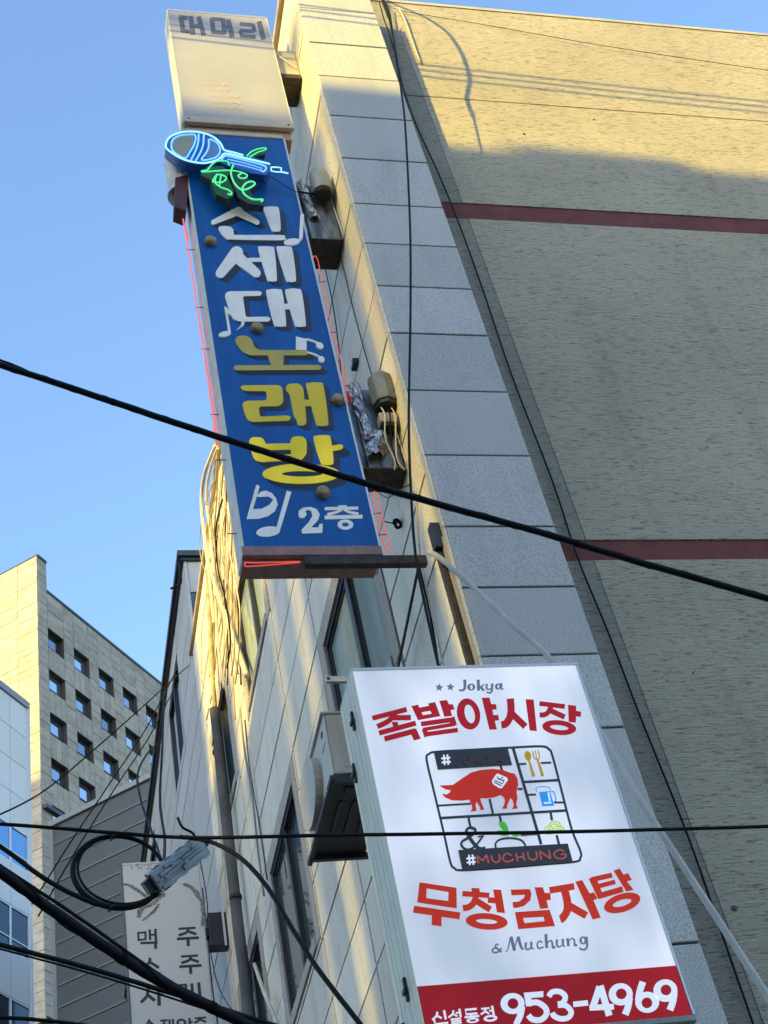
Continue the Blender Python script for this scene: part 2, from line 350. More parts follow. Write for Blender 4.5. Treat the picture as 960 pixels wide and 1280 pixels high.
# ------------------------------------------------------------------ the neighbour along the street
neigh = thing('stone_shop_building', 'grey stone tiled building with dark roof edge, next in line beyond the pale facade', 'building', (XF, 18.4, GZ))
def neighbour():
    X = XF+.02; Y0 = 18.42; Y1 = 34; ZT = 17.15
    MB().box(X+.12, X+9, Y0+.05, Y1, GZ, ZT-.05).build('backing_wall', BACK, neigh)
    holes = [(20.3, 22.1, 14.75, 16.5), (25.8, 28.2, 14.75, 16.5), (20.3, 22.1, 10.9, 12.9), (25.8, 28.2, 10.9, 12.9)]
    z = ZT-.12; rows = []
    while z > 2: rows.append((z-.62, z)); z -= .62
    ys = [Y0, 20.3, 22.1, 23.7, 25.6, 27.2, 28.8, 30.5, 32.2, 34]
    for (c, d) in rows:
        for y0, y1 in zip(ys[:-1], ys[1:]):
            bits = [(y0, y1, c, d)]
            for (a, b, h0, h1) in holes:
                out = []
                for (p, q, e, f) in bits:
                    if q <= a or p >= b or f <= h0 or e >= h1: out.append((p, q, e, f)); continue
                    if p < a: out.append((p, a, e, f))
                    if q > b: out.append((b, q, e, f))
                    m0, m1 = max(p, a), min(q, b)
                    if e < h0: out.append((m0, m1, e, h0))
                    if f > h1: out.append((m0, m1, h1, f))
                bits = out
            for (p, q, e, f) in bits:
                if q-p < .04 or f-e < .04: continue
                MB().box(X+random.uniform(-.004,.004), X+.05, p+.014, q-.014, e+.011, f-.011).build('stone_tile', NTILE, neigh)
    # the end wall that shows above the nearer roof, in slabs
    for (x0, x1, z0, z1) in ((X+.06, X+.62, 16.28, 17.0), (X+.63, X+1.6, 16.28, 17.0), (X+.06, X+.62, 14.2, 15.72), (X+.63, X+1.6, 14.2, 15.72), (X+1.61, X+3, 14.2, 17)):
        MB().box(x0+.004, x1-.004, Y0-.005, Y0+.08, z0+.004, z1-.004).build('end_slab', NTILE, neigh)
    MB().box(X-.0, X+.055, Y0-.012, Y0+.05, 13.5, 17.03).build('corner_trim', NTILE, neigh)
    MB().box(X+.06, X+1.6, Y0+.01, Y0+.09, 15.73, 16.27).build('end_window', GLASS, neigh)
    MB().box(X-.10, X+9, Y0-.09, Y1, ZT-.118, ZT).build('roof_edge', M('dark_roof_metal', (.05,.045,.045), .5, var=.3, nscale=4), neigh)
    MB().box(X-.06, X+8.9, Y0-.05, Y1, ZT-.19, ZT-.12).build('roof_soffit', DKMETAL, neigh)
    for (a, b, c, d) in holes:
        t = .07; wm = MB(); x0, x1 = X+.01, X+.1
        wm.box(x0, x1, a, a+t, c, d); wm.box(x0, x1, b-t, b, c, d); wm.box(x0, x1, a+t, b-t, c, c+t); wm.box(x0, x1, a+t, b-t, d-t, d); wm.box(x0, x1, (a+b)/2-.04, (a+b)/2+.04, c+t, d-t)
        wi = wm.build('window', DKMETAL, neigh)
        for p, q in ((a+t, (a+b)/2-.04), ((a+b)/2+.04, b-t)): MB().box(X+.05, X+.06, p, q, c+t, d-t).build('pane', DARKGLASS, wi)
neighbour()

# ------------------------------------------------------------------ stone tower far behind
def far_tower():
    C0 = Vector((2.13, 72.57, 0)); R = Vector((.629, .777, 0)).normalized(); Lf = Vector((-.777, .629, 0)).normalized(); up = Vector((0,0,1))
    N = R.cross(up)               # outward from the windowed face
    NL = -R                       # outward from the sunlit face is against R
    if N.dot(Vector((0,-1,0))) < 0: N = -N
    stone = speckle('tower_stone', (.34,.305,.245), (.30,.27,.22), (.38,.345,.28), 1.6, .8, .12, .35, (.25,.23,.19))
    rev = M('tower_reveal', (.045,.04,.037), .8)
    th = thing('stone_tower', 'tall stone clad tower with rows of small square recessed windows, one side in golden sun', 'building', C0 + Vector((0,0,GZ)))
    ZT = 64.9; ZF = 67.4; depth = 26
    def bx(t0, t1, n0, n1, z0, z1, mb=None):
        mb = mb or MB(); return mb.obox(C0 + R*t0 + N*n0 + up*z0, R*(t1-t0), N*(n1-n0), up*(z1-z0))
    bx(.06, depth, -14, -.62, GZ, ZT-.3).build('core', rev, th)
    pitch = 2.642; ww = 1.62; fp = 3.3; ztop = 62.0; wh = 1.62; t_first = .95
    cols = 9; rows = 7
    # panels of the windowed face
    for c in range(-1, cols):
        ts = 0 if c < 0 else t_first + c*pitch + ww
        te = t_first if c < 0 else t_first + (c+1)*pitch
        zt = ZF if c < 0 else ZT
        near = c < 4
        stuffmb = MB(); z = zt
        h = .62
        while z > 36:
            z0 = z - h
            if near and z0 > 47: bx(ts+.02, te-.02, -.62, random.uniform(-.012,.012), z0+.015, z-.015).build('stone_panel', stone, th)
            else: bx(ts+.02, te-.02, -.62, random.uniform(-.012,.012), z0+.015, z-.015, stuffmb)
            z = z0
        if stuffmb.v: kind(stuffmb.build('stone_panels', stone, th), 'stuff')
    for c in range(cols):
        t0 = t_first + c*pitch; t1 = t0 + ww
        # above the top row
        for i in range(4):
            z1 = ZT - i*.725; bx(t0+.02, t1-.02, -.62, random.uniform(-.012,.012), z1-.71, z1-.015).build('stone_panel', stone, th)
        for r in range(rows):
            zt = ztop - r*fp; zb = zt - wh
            if c < 6 and r < 5:
                for k in range(3): bx(t0+.015+k*ww/3, t0-.015+(k+1)*ww/3, -.62, random.uniform(-.015,.008), zt-fp+.02, zb-.02).build('spandrel_panel', stone, th)
            else:
                s = MB()
                for k in range(3): bx(t0+.015+k*ww/3, t0-.015+(k+1)*ww/3, -.62, 0, zt-fp+.02, zb-.02, s)
                s.build('spandrel_panel', stone, th)
            fr = MB(); n0, n1 = -.36, -.30; u = .055
            bx(t0, t0+u, n0, n1, zb, zt, fr); bx(t1-u, t1, n0, n1, zb, zt, fr); bx(t0+u, t1-u, n0, n1, zb, zb+u, fr); bx(t0+u, t1-u, n0, n1, zt-u, zt, fr); bx(t0+u, t1-u, n0, n1, zb+.42, zb+.48, fr)
            f = fr.build('window', DKMETAL, th)
            rv = MB(); bx(t0-.005, t0+.03, -.6, -.012, zb, zt, rv); bx(t1-.03, t1+.005, -.6, -.012, zb, zt, rv); bx(t0+.03, t1-.03, -.6, -.012, zt-.03, zt+.004, rv); bx(t0+.03, t1-.03, -.6, -.012, zb-.004, zb+.03, rv); rv.build('reveal', rev, f)
            bx(t0+u, t1-u, -.345, -.33, zb+.48, zt-u).build('pane', TOWERGLASS, f)
            bx(t0+u, t1-u, -.345, -.33, zb+u, zb+.42).build('pane', TOWERGLASS, f)
    # top trims
    bx(.02, .93, -14, .05, ZF+.002, ZF+.22).build('coping', DKMETAL, th)
    bx(.94, depth, -.7, .06, ZT+.002, ZT+.2).build('coping', DKMETAL, th)
    bx(.06, .93, -13.98, -.63, GZ, ZF-.05).build('end_wall', rev, th)
    bx(.05, depth, .01, .3, 48.1, 48.35).build('ledge', DKMETAL, th)
    # sunlit blank face in long courses
    s = MB(); z = ZF; i = 0; plain = 0
    while z > 36:
        n = -14; k = 0
        cuts = [-.0, -1.55, -3.6, -5.6, -7.7, -9.8, -11.9, -14]
        for a, b in zip(cuts[:-1], cuts[1:]):
            mb = MB() if (k < 4 and plain < 150) else s
            j = random.uniform(-.012,.012)
            bx(-.06+j, .05, b+.015 , a-.015, z-.56+.012, z-.012, mb)
            if mb is not s: mb.build('face_panel', stone, th); plain += 1
            k += 1
        z -= .56
    kind(s.build('face_panels', stone, th), 'stuff')
far_tower()

# ------------------------------------------------------------------ glass fronted building at the far left
def glass_block():
    C0 = Vector((.88, 45, 0)); D = Vector((-.6, -.8, 0)); up = Vector((0,0,1)); N = Vector((.8, -.6, 0))
    th = thing('glass_office_building', 'office building of pale glazed panels and blue ribbon windows at the left edge', 'building', C0 + Vector((0,0,GZ)))
    white = M('white_glazed_panel', (.60,.58,.56), .55, 0, rnd=.10, spec=.25)
    white2 = M('white_metal_panel', (.56,.55,.53), .35, 0, rnd=.05)
    joint = M('panel_joint', (.03,.035,.04), .5)
    bx = lambda t0, t1, n0, n1, z0, z1: MB().obox(C0 + D*t0 + N*n0 + up*z0, D*(t1-t0), N*(n1-n0), up*(z1-z0))
    ZT = 34.3
    bx(.02, 14, -9, -.05, GZ, ZT-.2).build('core', joint, th)
    MB().tube([C0 + N*-.06 + up*GZ, C0 + N*-.06 + up*(ZT-.02)], .13, 12).build('corner_column', white2, th)
    bx(-.03, 14, -9, .07, ZT-.17, ZT+.12).build('roof_edge', M('grey_roof_edge', (.22,.22,.24), .5), th)
    z = ZT - .18; sched = [('p', 1.36)]*4 + [('b', 1.45), ('w', 1.6)] + [('g', 1.6), ('w', 1.6)]*4
    for typ, h in sched:
        z0 = z - h
        for k in range(10):
            t0, t1 = .12 + k*.95 if k else .1, .12 + (k+1)*.95
            if typ in 'pw':
                bx(t0+.012, t1-.012, -.05, .0 if typ == 'p' else .02, z0+.012, z-.012).build('wall_panel', white if typ == 'p' else white2, th)
            else:
                fr = MB(); u = .045
                o = lambda a, b, c, d: fr.obox(C0 + D*a + N*-.05 + up*c, D*(b-a), N*.06, up*(d-c))
                o(t0, t0+u, z0, z); o(t1-u, t1, z0, z); o(t0+u, t1-u, z0, z0+u); o(t0+u, t1-u, z-u, z); o(t0+u, t1-u, z0+.42, z0+.42+u)
                f = fr.build('window', ALU, th)
                gm = BLUEGLASS if typ == 'b' else DARKGLASS
                for (c, d) in ((z0+u, z0+.42), (z0+.42+u, z-u)):
                    a = random.uniform(-.004,.004)
                    MB().obox(C0 + D*(t0+u) + N*(-.035) + up*c, D*(t1-t0-2*u)+N*a, N*.012, up*(d-c)).build('pane', gm, f)
        z = z0
glass_block()

# ------------------------------------------------------------------ grey clad block
def clad_block():
    C0 = Vector((1.44, 40, 0)); D = Vector((.77, -.638, 0)).normalized(); up = Vector((0,0,1)); N = Vector((-D.y*-1, -D.x, 0)); N = Vector((D.y, -D.x, 0)).normalized()
    if N.y > 0: N = -N
    th = thing('metal_clad_building', 'dark grey building clad in long horizontal metal sheets, behind the hanging cable coil', 'building', C0 + Vector((0,0,GZ)))
    sheet = M('grey_cladding_sheet', (.085,.096,.102), .5, .15, rnd=.06, var=.12, nscale=.6)
    SEAM = M('pale_seam', (.13,.15,.155), .5, .1)
    bx = lambda t0, t1, n0, n1, z0, z1: MB().obox(C0 + D*t0 + N*n0 + up*z0, D*(t1-t0), N*(n1-n0), up*(z1-z0))
    ZT = 25.9; LN = 10
    bx(.05, LN, -8, -.08, GZ, ZT-.1).build('core', DKMETAL, th)
    z = ZT - .12
    while z > 3:
        z0 = z - .66
        # a lapped sheet: its lower lip stands proud
        o = C0 + up*z
        pts = [o + N*-.07 + D*.1, o + N*.0 + D*.1, o + N*.012 + up*-.63 + D*.1, o + N*.012 + up*-.657 + D*.1, o + N*-.07 + up*-.657 + D*.1]
        cs = MB().prism(pts, D*(LN-.1)).build('cladding_sheet', sheet, th)
        bx(.1, LN, .013, .03, z-.656, z-.60).build('seam', SEAM, cs)
        z = z0
    bx(-.04, .1, -8, .07, GZ, ZT+.05).build('corner_trim', M('grey_trim', (.2,.21,.22), .5), th)
    bx(-.05, LN, -8.0, .09, ZT-.11, ZT+.08).build('roof_edge', M('pale_roof_edge', (.24,.27,.27), .5), th)
clad_block()

# ------------------------------------------------------------------ unseen blocks added behind the camera, sized to throw the evening shade
def shade_blocks():
    d = SUN_H; u = Vector((d.y, -d.x, 0)); up = Vector((0,0,1))
    wallm = M('rendered_block', (.30,.29,.27), .85, var=.15, nscale=.4)
    lat = lambda x, y: x*u.x + y*u.y
    def block(s0, s1, D, H, label, skew=0, depth=10):
        a = u*s0 - d*(D - skew*s0); b = u*s1 - d*(D - skew*s1)
        th = thing('apartment_block', label, 'building', ((a+b)/2) + up*GZ)
        MB().prism([a+up*GZ, b+up*GZ, b-d*depth+up*GZ, a-d*depth+up*GZ], up*(H-GZ)).build('wall', wallm, th)
        e = (b-a).normalized(); L_ = (b-a).length; nn = Vector((-e.y, e.x, 0)); nn = nn if nn.dot(d) > 0 else -nn
        for k in range(int(L_/3)):
            for z in range(2, int(H)-2, 3):
                q = a + e*(1+k*3) + nn*.02
                MB().obox(q+up*z, e*1.5, nn*.05, up*1.5).build('window', GLASS, th)
    zt = lambda z, x, y, D: z + TANE*(D + x*d.x + y*d.y)
    D = 32; sk = .5; D1_ = 17; sk1 = .80
    HA = zt(12.62, 3.3, 7, D - sk*lat(3.3, 7)); HB = zt(12.60, 3.3, 7, D1_ - sk1*lat(3.3, 7))
    lanes = [(7.16,.05), (9.9,.03), (11.3,.05), (12.5,.03)]      # gaps added so thin lanes of sun stand in for reflected light
    sC = lat(2.92, 15.4); edges = [(24, None)]
    cuts = [(lat(2.92, y), w) for y, w in lanes]
    lab = ['longest rendered block behind the camera, right of the first narrow gap', 'slim rendered block behind the camera between the first and second gaps', 'slim rendered block behind the camera between the second and third gaps', 'slim rendered block behind the camera between the third and fourth gaps', 'rendered block behind the camera left of the fourth gap']
    right = 24
    for i, (g, wv) in enumerate(cuts + [(sC, 0)]):
        block(g + wv, right if i else 13, D1_ if i == 0 else D, HB if i == 0 else HA, lab[i], sk1 if i == 0 else sk); right = g - wv
    sD = lat(2.92, 17.9)
    block(sD+.03, sC-.03, D+9, zt(12.2, 2.92, 17, D+9), 'narrow stair tower behind the camera at the end of the slim blocks')
    block(-19.5, sD, D+6, zt(17.7, 2.92, 25, D+6), 'mid height slab block behind the camera to the left of the stair tower')
    block(-43, -19.6, 62, zt(27.5, 3, 38, 62), 'long distant slab block behind the camera to the left')
    block(-75, -43.1, 62, zt(50.3, 2.2, 72.5, 62), 'very tall distant tower block behind the camera, far left')
    pa, pb = lat(4.9, 7.45), lat(6.8, 7.45); blocker = thing('rooftop_hut', 'low rooftop hut on the longest rendered block behind the camera', 'hut', u*pa - d*18 + up*HB)  # low box added to bump the shadow edge on the side wall
    MB().prism([u*q - d*(D1_ - sk1*q + e) + up*(HB+.001) for q, e in ((pa,.02),(pb,.02),(pb,1.6),(pa,1.6))], up*.15).build('hut_wall', wallm, blocker)
    # a board added on one roof to cast shade on the top sign
    sm = lat(2.15, 7.35); D1 = D - sk*sm + 1; z0, z1 = zt(14.10, 2.15, 7.35, D1), zt(14.44, 2.15, 7.35, D1)
    th = thing('rooftop_board', 'narrow board on posts on the roof of a block behind the camera', 'sign', u*sm - d*D1 + up*HA)
    MB().obox(u*(sm-.62) - d*D1 + up*z0, u*1.24, d*.08, up*(z1-z0)).build('board', BROWN, th)
    for q in (-.5, .4): MB().obox(u*(sm+q) - d*(D1+.1) + up*(HA-.02), u*.06, d*.06, up*(z1-HA)).build('post', RUST, th)
shade_blocks()

# ------------------------------------------------------------------ lettering: shapes traced on the photograph, laid on the sign's own plane
class Ink:
    """px -> sign plane; every stroke is a thin raised piece, each a hair prouder than the last so no two faces share a plane"""
    def __init__(s, y, ox=0, oy=0, sc=1, th=.003, dx=0, dy=0): s.y, s.ox, s.oy, s.sc, s.th, s.dx, s.dy = y, ox, oy, sc, th, dx, dy; s.mb = MB(); s.k = 0; s.rnd = 0
    def p(s, a, yy): return PY(s.ox + a[0]/s.sc + s.dx, s.oy + a[1]/s.sc + s.dy, yy)
    def _y(s): s.k += 1; return s.y - s.th - s.k*.00025
    def poly(s, *pts, smooth=0):
        y = s._y()
        if smooth: pts = [(v.x, v.y) for v in spline([(a, b, 0) for a, b in pts], smooth, True)]
        elif s.rnd and len(pts) < 40:
            q = []; m = len(pts)
            for i in range(m):
                a, p, b = Vector(pts[i-1]), Vector(pts[i]), Vector(pts[(i+1) % m])
                pa = p + (a-p)*min(s.rnd/max((a-p).length, 1e-6), .45); pb = p + (b-p)*min(s.rnd/max((b-p).length, 1e-6), .45)
                q += [pa*(1-t)**2 + p*2*t*(1-t) + pb*t*t for t in (0, .33, .67, 1)]
            pts = [(v.x, v.y) for v in q]
        s.mb.prism([s.p(a, y) for a in pts], (0, s.y - y, 0)); return s
    def bar(s, x1, y1, x2, y2, w, w2=None):
        w2 = w2 or w; L = math.hypot(x2-x1, y2-y1); nx, ny = -(y2-y1)/L, (x2-x1)/L
        return s.poly((x1+nx*w/2, y1+ny*w/2), (x2+nx*w2/2, y2+ny*w2/2), (x2-nx*w2/2, y2-ny*w2/2), (x1-nx*w/2, y1-ny*w/2))
    def cap(s, x1, y1, x2, y2, w, w2=None):
        w2 = w2 or w; a = math.atan2(y2-y1, x2-x1); pts = []
        for k in range(9): t = a + math.pi/2 + math.pi*k/8; pts.append((x1 + math.cos(t)*w/2, y1 + math.sin(t)*w/2))
        for k in range(9): t = a - math.pi/2 + math.pi*k/8; pts.append((x2 + math.cos(t)*w2/2, y2 + math.sin(t)*w2/2))
        return s.poly(*pts)
    def ell(s, cx, cy, rx, ry, rot=0):
        c, n = math.cos(math.radians(rot)), math.sin(math.radians(rot))
        return s.poly(*[(cx + rx*math.cos(t)*c - ry*math.sin(t)*n, cy + rx*math.cos(t)*n + ry*math.sin(t)*c) for t in [2*math.pi*k/28 for k in range(28)]])
    def ring(s, cx, cy, rx, ry, ix, iy, rot=0, icx=None, icy=None, n=32):
        c, m = math.cos(math.radians(rot)), math.sin(math.radians(rot)); y = s._y(); icx = cx if icx is None else icx; icy = cy if icy is None else icy
        E = lambda a, b, X, Y: [s.p((X + a*math.cos(t)*c - b*math.sin(t)*m, Y + a*math.cos(t)*m + b*math.sin(t)*c), y) for t in [2*math.pi*k/n for k in range(n)]]
        s.mb.ring(E(rx, ry, cx, cy), E(ix, iy, icx, icy), (0, s.y-y, 0)); return s
    def line(s, pts, w, n=5, closed=False):
        """a stroke of constant width along a smooth line"""
        q = spline([(a, b, 0) for a, b in pts], n, closed) if n > 1 else [Vector((a, b, 0)) for a, b in pts]
        y = s._y(); A = []; B_ = []; m = len(q)
        for i in range(m):
            a, b = (q[(i-1) % m], q[(i+1) % m]) if closed else (q[max(0, i-1)], q[min(m-1, i+1)])
            t = b - a; L = math.hypot(t.x, t.y) or 1; nx, ny = -t.y/L, t.x/L; ww = w if not isinstance(w, (list, tuple)) else w[0] + (w[1]-w[0])*i/(m-1)
            A.append((q[i].x+nx*ww/2, q[i].y+ny*ww/2)); B_.append((q[i].x-nx*ww/2, q[i].y-ny*ww/2))
        if closed: s.mb.ring([s.p(a, y) for a in A], [s.p(a, y) for a in B_], (0, s.y-y, 0))
        else:
            pa = [s.p(a, y) for a in A]; pb = [s.p(a, y) for a in B_]; e = Vector((0, s.y-y, 0)); vs = pa+pb+[v+e for v in pa]+[v+e for v in pb]; fs = []
            for i in range(m-1): fs += [(i, i+1, m+i+1, m+i), (i, 2*m+i, 2*m+i+1, i+1), (m+i, m+i+1, 3*m+i+1, 3*m+i)]
            fs += [(0, m, 3*m, 2*m), (m-1, 3*m-1, 4*m-1, 2*m-1)]
            s.mb.add(vs, fs)
        return s
    def done(s, name, mat, parent): return s.mb.build(name, mat, parent)

def lit(name, col, es, rough=.35, var=.12):
    """translucent sign sheet, lamps behind it"""
    m = bpy.data.materials.new(name); m.use_nodes = True; n = m.node_tree.nodes; L = m.node_tree.links; b = n['Principled BSDF']
    b.inputs['Base Color'].default_value = (*col, 1); b.inputs['Roughness'].default_value = rough
    b.inputs['Emission Color'].default_value = (*col, 1); b.inputs['Specular IOR Level'].default_value = .12
    tc = n.new('ShaderNodeTexCoord'); mp = n.new('ShaderNodeMapping'); mp.inputs['Scale'].default_value = (1.6, .2, .8); L.new(tc.outputs['Object'], mp.inputs[0])
    t = n.new('ShaderNodeTexNoise'); t.inputs['Scale'].default_value = 1.6; t.inputs['Detail'].default_value = 1; L.new(mp.outputs[0], t.inputs['Vector'])
    mr = n.new('ShaderNodeMapRange'); mr.inputs['From Min'].default_value = .35; mr.inputs['From Max'].default_value = .65
    mr.inputs['To Min'].default_value = es*(1-var); mr.inputs['To Max'].default_value = es*(1+var)
    t2 = n.new('ShaderNodeTexNoise'); t2.inputs['Scale'].default_value = 5; t2.inputs['Detail'].default_value = 8; t2.inputs['Roughness'].default_value = .75
    mp2 = n.new('ShaderNodeMapping'); mp2.inputs['Scale'].default_value = (3, 3, .5); L.new(tc.outputs['Object'], mp2.inputs[0]); L.new(mp2.outputs[0], t2.inputs['Vector'])
    cr = n.new('ShaderNodeValToRGB'); cr.color_ramp.elements[0].position = .3; cr.color_ramp.elements[1].position = .62
    cr.color_ramp.elements[0].color = (*[c*.955 for c in col], 1); cr.color_ramp.elements[1].color = (*col, 1); L.new(t2.outputs['Fac'], cr.inputs[0])
    L.new(cr.outputs[0], b.inputs['Base Color']); L.new(cr.outputs[0], b.inputs['Emission Color'])
    L.new(t.outputs['Fac'], mr.inputs[0]); L.new(mr.outputs[0], b.inputs['Emission Strength']); return m

# ------------------------------------------------------------------ blue sign
YB = 7.35
BL = M('blue_sign_sheet', (.001,.072,.27), .35, emit=(.0,.07,.27), es=.04, var=.45, nscale=1.1, nstretch=(5,5,.5), spec=.25, dark=(.001,.05,.19))
LW = M('white_letter_sheet', (.66,.66,.62), .45, emit=(.9,.9,.85), es=.03, var=.16, nscale=3, nstretch=(2,2,.9))
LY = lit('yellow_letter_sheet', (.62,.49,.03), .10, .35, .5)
LY1 = M('faded_ochre_letter_sheet', (.54,.41,.06), .45, var=.2, nscale=3); LY2 = lit('faded_yellow_letter_sheet', (.54,.42,.045), .04, .4, .4)  # duller colour and weaker glow per letter paint the backlight dying away upward
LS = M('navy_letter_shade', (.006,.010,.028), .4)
def neon(name, col, es): return M(name, tuple(min(1, c) for c in col), .3, emit=col, es=es)
NRED = neon('red_neon', (1,.10,.06), .13); NPINK = neon('pink_neon', (1,.22,.20), .13)
NBLUE = neon('blue_neon', (.16,.46,1), .30); NGREEN = neon('green_neon', (.08,.85,.26), .22); NCYAN = neon('pale_neon', (.32,.74,1), .33)
blue = thing('vertical_sign', 'tall blue sign with white and yellow Korean letters and musical notes, hung from the facade', 'sign', (2.07, YB, 6.8))
def blue_sign():
    x0, x1, z0, z1 = 1.575, 2.565, 6.80, 12.16
    MB().box(x0+.012, x1-.012, YB+.006, YB+.2, z0+.02, z1).build('cabinet', CREAM, blue)
    MB().box(x0+.02, x1-.02, YB-.004, YB+.004, z0+.10, z1-.012).build('sign_face', BL, blue)
    MB().bevbox(x0, x0+.022, YB-.012, YB+.12, z0+.02, z1+.01, .004).build('edge_trim', CREAM, blue)
    MB().bevbox(x0+.0, x0+.022, YB+.125, YB+.21, z0+.02, z1+.01, .004).build('edge_trim', CREAM, blue)
    MB().bevbox(x1-.018, x1, YB-.012, YB+.21, z0+.02, z1+.01, .004).build('edge_trim', ALU, blue)
    MB().bevbox(x0+.001, x1-.001, YB-.016, YB+.03, z0+.012, z0+.098, .006).build('bottom_rail', BROWN, blue)
    MB().bevbox(x0+.004, x1-.03, YB+.035, YB+.205, z0-.012, z0+.02, .004).build('bottom_plate', BROWN, blue)
    MB().bevbox(x0+.02, x1-.02, YB-.010, YB+.1, z1+.01, z1+.07, .006).build('top_rail', BEIGE, blue)
    F = YB - .004
    G = {}
    def letter(draw, mat, ox, oy, sc, sh=(7.5, 6)):
        for t in (.33, .66, 1):
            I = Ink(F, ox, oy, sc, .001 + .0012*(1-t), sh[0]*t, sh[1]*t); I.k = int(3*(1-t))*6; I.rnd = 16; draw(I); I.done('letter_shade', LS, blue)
        I = Ink(F, ox, oy, sc, .009); I.rnd = 16; draw(I); I.done('letter', mat, blue)
    A = (230, 240, 5.647)
    def sin(I):
        I.cap(385,132,208,212,56,34); I.cap(383,140,516,212,56,36)
        I.poly((563,125),(580,104),(650,104),(671,125),(683,255),(668,277),(636,277),(615,262),smooth=4)
        I.poly((244,258),(262,241),(322,243),(348,266),(352,290),(380,303),(680,303),(709,318),(688,339),(335,334),(298,326),(270,303),smooth=4)
    def se(I):
        I.cap(372,428,258,572,92,68); I.cap(390,470,512,572,84,60)
        I.cap(462,478,540,478,28); I.poly((525,405),(545,384),(618,386),(639,410),(656,605),(640,629),(602,628),(584,606),smooth=4)
        I.poly((655,405),(675,384),(743,386),(766,410),(791,605),(776,632),(736,632),(715,608),smooth=4)
    def dae(I):
        I.poly((288,730),(300,706),(330,700),(538,699),(553,714),(538,732),(415,734),(436,882),(598,880),(614,895),(598,914),(385,913),(345,893),(322,845))
        I.poly((582,715),(600,688),(668,686),(696,712),(721,925),(705,947),(652,947),(632,925),smooth=4); I.bar(690,808,765,808,38)
        I.poly((716,712),(740,684),(803,684),(833,712),(860,925),(846,948),(796,948),(778,925),smooth=4)
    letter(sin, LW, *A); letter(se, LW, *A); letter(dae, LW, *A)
    Bc = (260, 400, 4.8)
    def no(I):
        I.poly((161,122),(176,98),(212,91),(246,100),(266,122),(278,162),(308,180),(595,180),(608,195),(592,212),(250,212),(212,195),(182,163))
        I.poly((355,205),(455,205),(452,278),(382,278)); I.cap(170,287,665,284,30)
    def rae(I):
        I.poly((192,404),(206,392),(425,390),(446,403),(453,488),(430,516),(312,518),(304,530),(312,580),(480,572),(499,583),(488,604),(262,611),(236,597),(220,560),(204,498),(230,484),(345,483),(354,470),(350,426),(216,424))
        I.poly((466,405),(482,382),(545,379),(572,408),(592,618),(572,634),(537,632),(534,600),(515,575),(505,520),(490,440),(470,425)); I.bar(570,497,632,497,38)
        I.poly((591,400),(610,377),(668,375),(694,400),(722,608),(706,633),(662,633),(645,608),smooth=4)
    def bang(I):
        I.poly((244,728),(262,702),(325,704),(346,735),(358,852),(305,850),(275,830),(258,775)); I.poly((494,722),(510,698),(570,698),(592,722),(593,800),(562,840),(508,848),(498,800))
        I.bar(335,762,510,758,38); I.bar(335,832,520,822,36)
        I.poly((634,715),(650,694),(715,692),(737,712),(753,845),(735,867),(695,867),(674,845),smooth=4); I.poly((730,757),(798,744),(814,755),(804,776),(738,786))
        I.ring(560,922,233,60,122,17,0,565,922)
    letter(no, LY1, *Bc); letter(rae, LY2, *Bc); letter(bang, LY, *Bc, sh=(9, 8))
    I = Ink(F, *A, .0125); I.k = 10
    I.ell(762,350,57,23,-6); I.poly((822,155),(848,155),(838,325),(812,350)); I.done('note_mark', LW, blue)
    I = Ink(F, *A, .0135); I.poly((285,806),(302,822),(331,985),(316,1000)); I.poly((290,806),(335,848),(338,872),(300,850)); I.ell(288,1000,44,18,-12); I.poly((410,905),(432,905),(425,935),(372,972),(402,940)); I.done('note_mark', LW, blue)
    I = Ink(F, *Bc, .0135); I.poly((528,98),(592,114),(592,181),(528,178)); I.line([(588,113),(625,122),(668,140)],9); I.ell(671,152,24,17,30); I.line([(596,192),(640,205),(668,218)],9); I.ell(681,234,19,17,40); I.done('note_mark', LW, blue)
    Cc = (290, 590, 4.571)
    I = Ink(F, *Cc, .003); I.poly((139,71),(159,80),(119,215),(83,268)); I.poly((140,135),(165,112),(195,106),(228,120),(252,150),(261,185),(246,222),(205,252),(150,267),(83,268),(119,212),(170,210),(215,186),(236,158),(210,139),(150,142)); I.done('note_mark', LW, blue)
    I = Ink(F, *Cc, .003); I.poly((313,106),(339,114),(277,325),(250,330)); I.ell(207,340,68,29,-6); I.done('note_mark', LW, blue)
    I = Ink(F, *Cc, .003); I.poly((380,248),(381,222),(405,204),(447,199),(482,210),(501,240),(492,275),(452,315),(492,317),(501,296),(519,296),(516,347),(402,351),(397,330),(440,284),(459,250),(453,222),(432,215),(418,224),(428,240),(412,262),(388,262)); I.done('digit', LW, blue)
    I = Ink(F, *Cc, .003); I.bar(530,209,721,206,17); I.bar(608,196,655,196,12); I.line([(628,212),(600,228),(545,242)],15,3); I.line([(640,212),(670,228),(722,238)],15,3); I.bar(530,259,746,254,21); I.ring(648,300,45,29,20,12); I.done('letter', LW, blue)
    # little brown bolt covers on the face
    for px, py in ((263,304), (321,412.5), (422,502), (403,618)):
        c = PY(px, py, F); MB().lathe(c, (0,-1,0), [(0,.052), (.012,.054), (.045,.046), (.055,.036), (.056,.001)], 16).build('bolt_cover', M('brown_cap', (.34,.25,.13), .5, var=.3, nscale=14), blue)
    # neon outlines standing off the two sides
    def tub(pts, m, y, r=.008, name='neon_tube'): return MB().tube(spline([PY(a, b, y) for a, b in pts], 5), r, 8).build(name, m, blue)
    tub([(222,222),(227,262),(234,305),(244,370),(254,432),(262,488),(271,556)], NPINK, 7.42)
    tub([(228,262),(238,328),(248,392),(258,452),(266,505),(273,552)], NPINK, 7.50, .006)
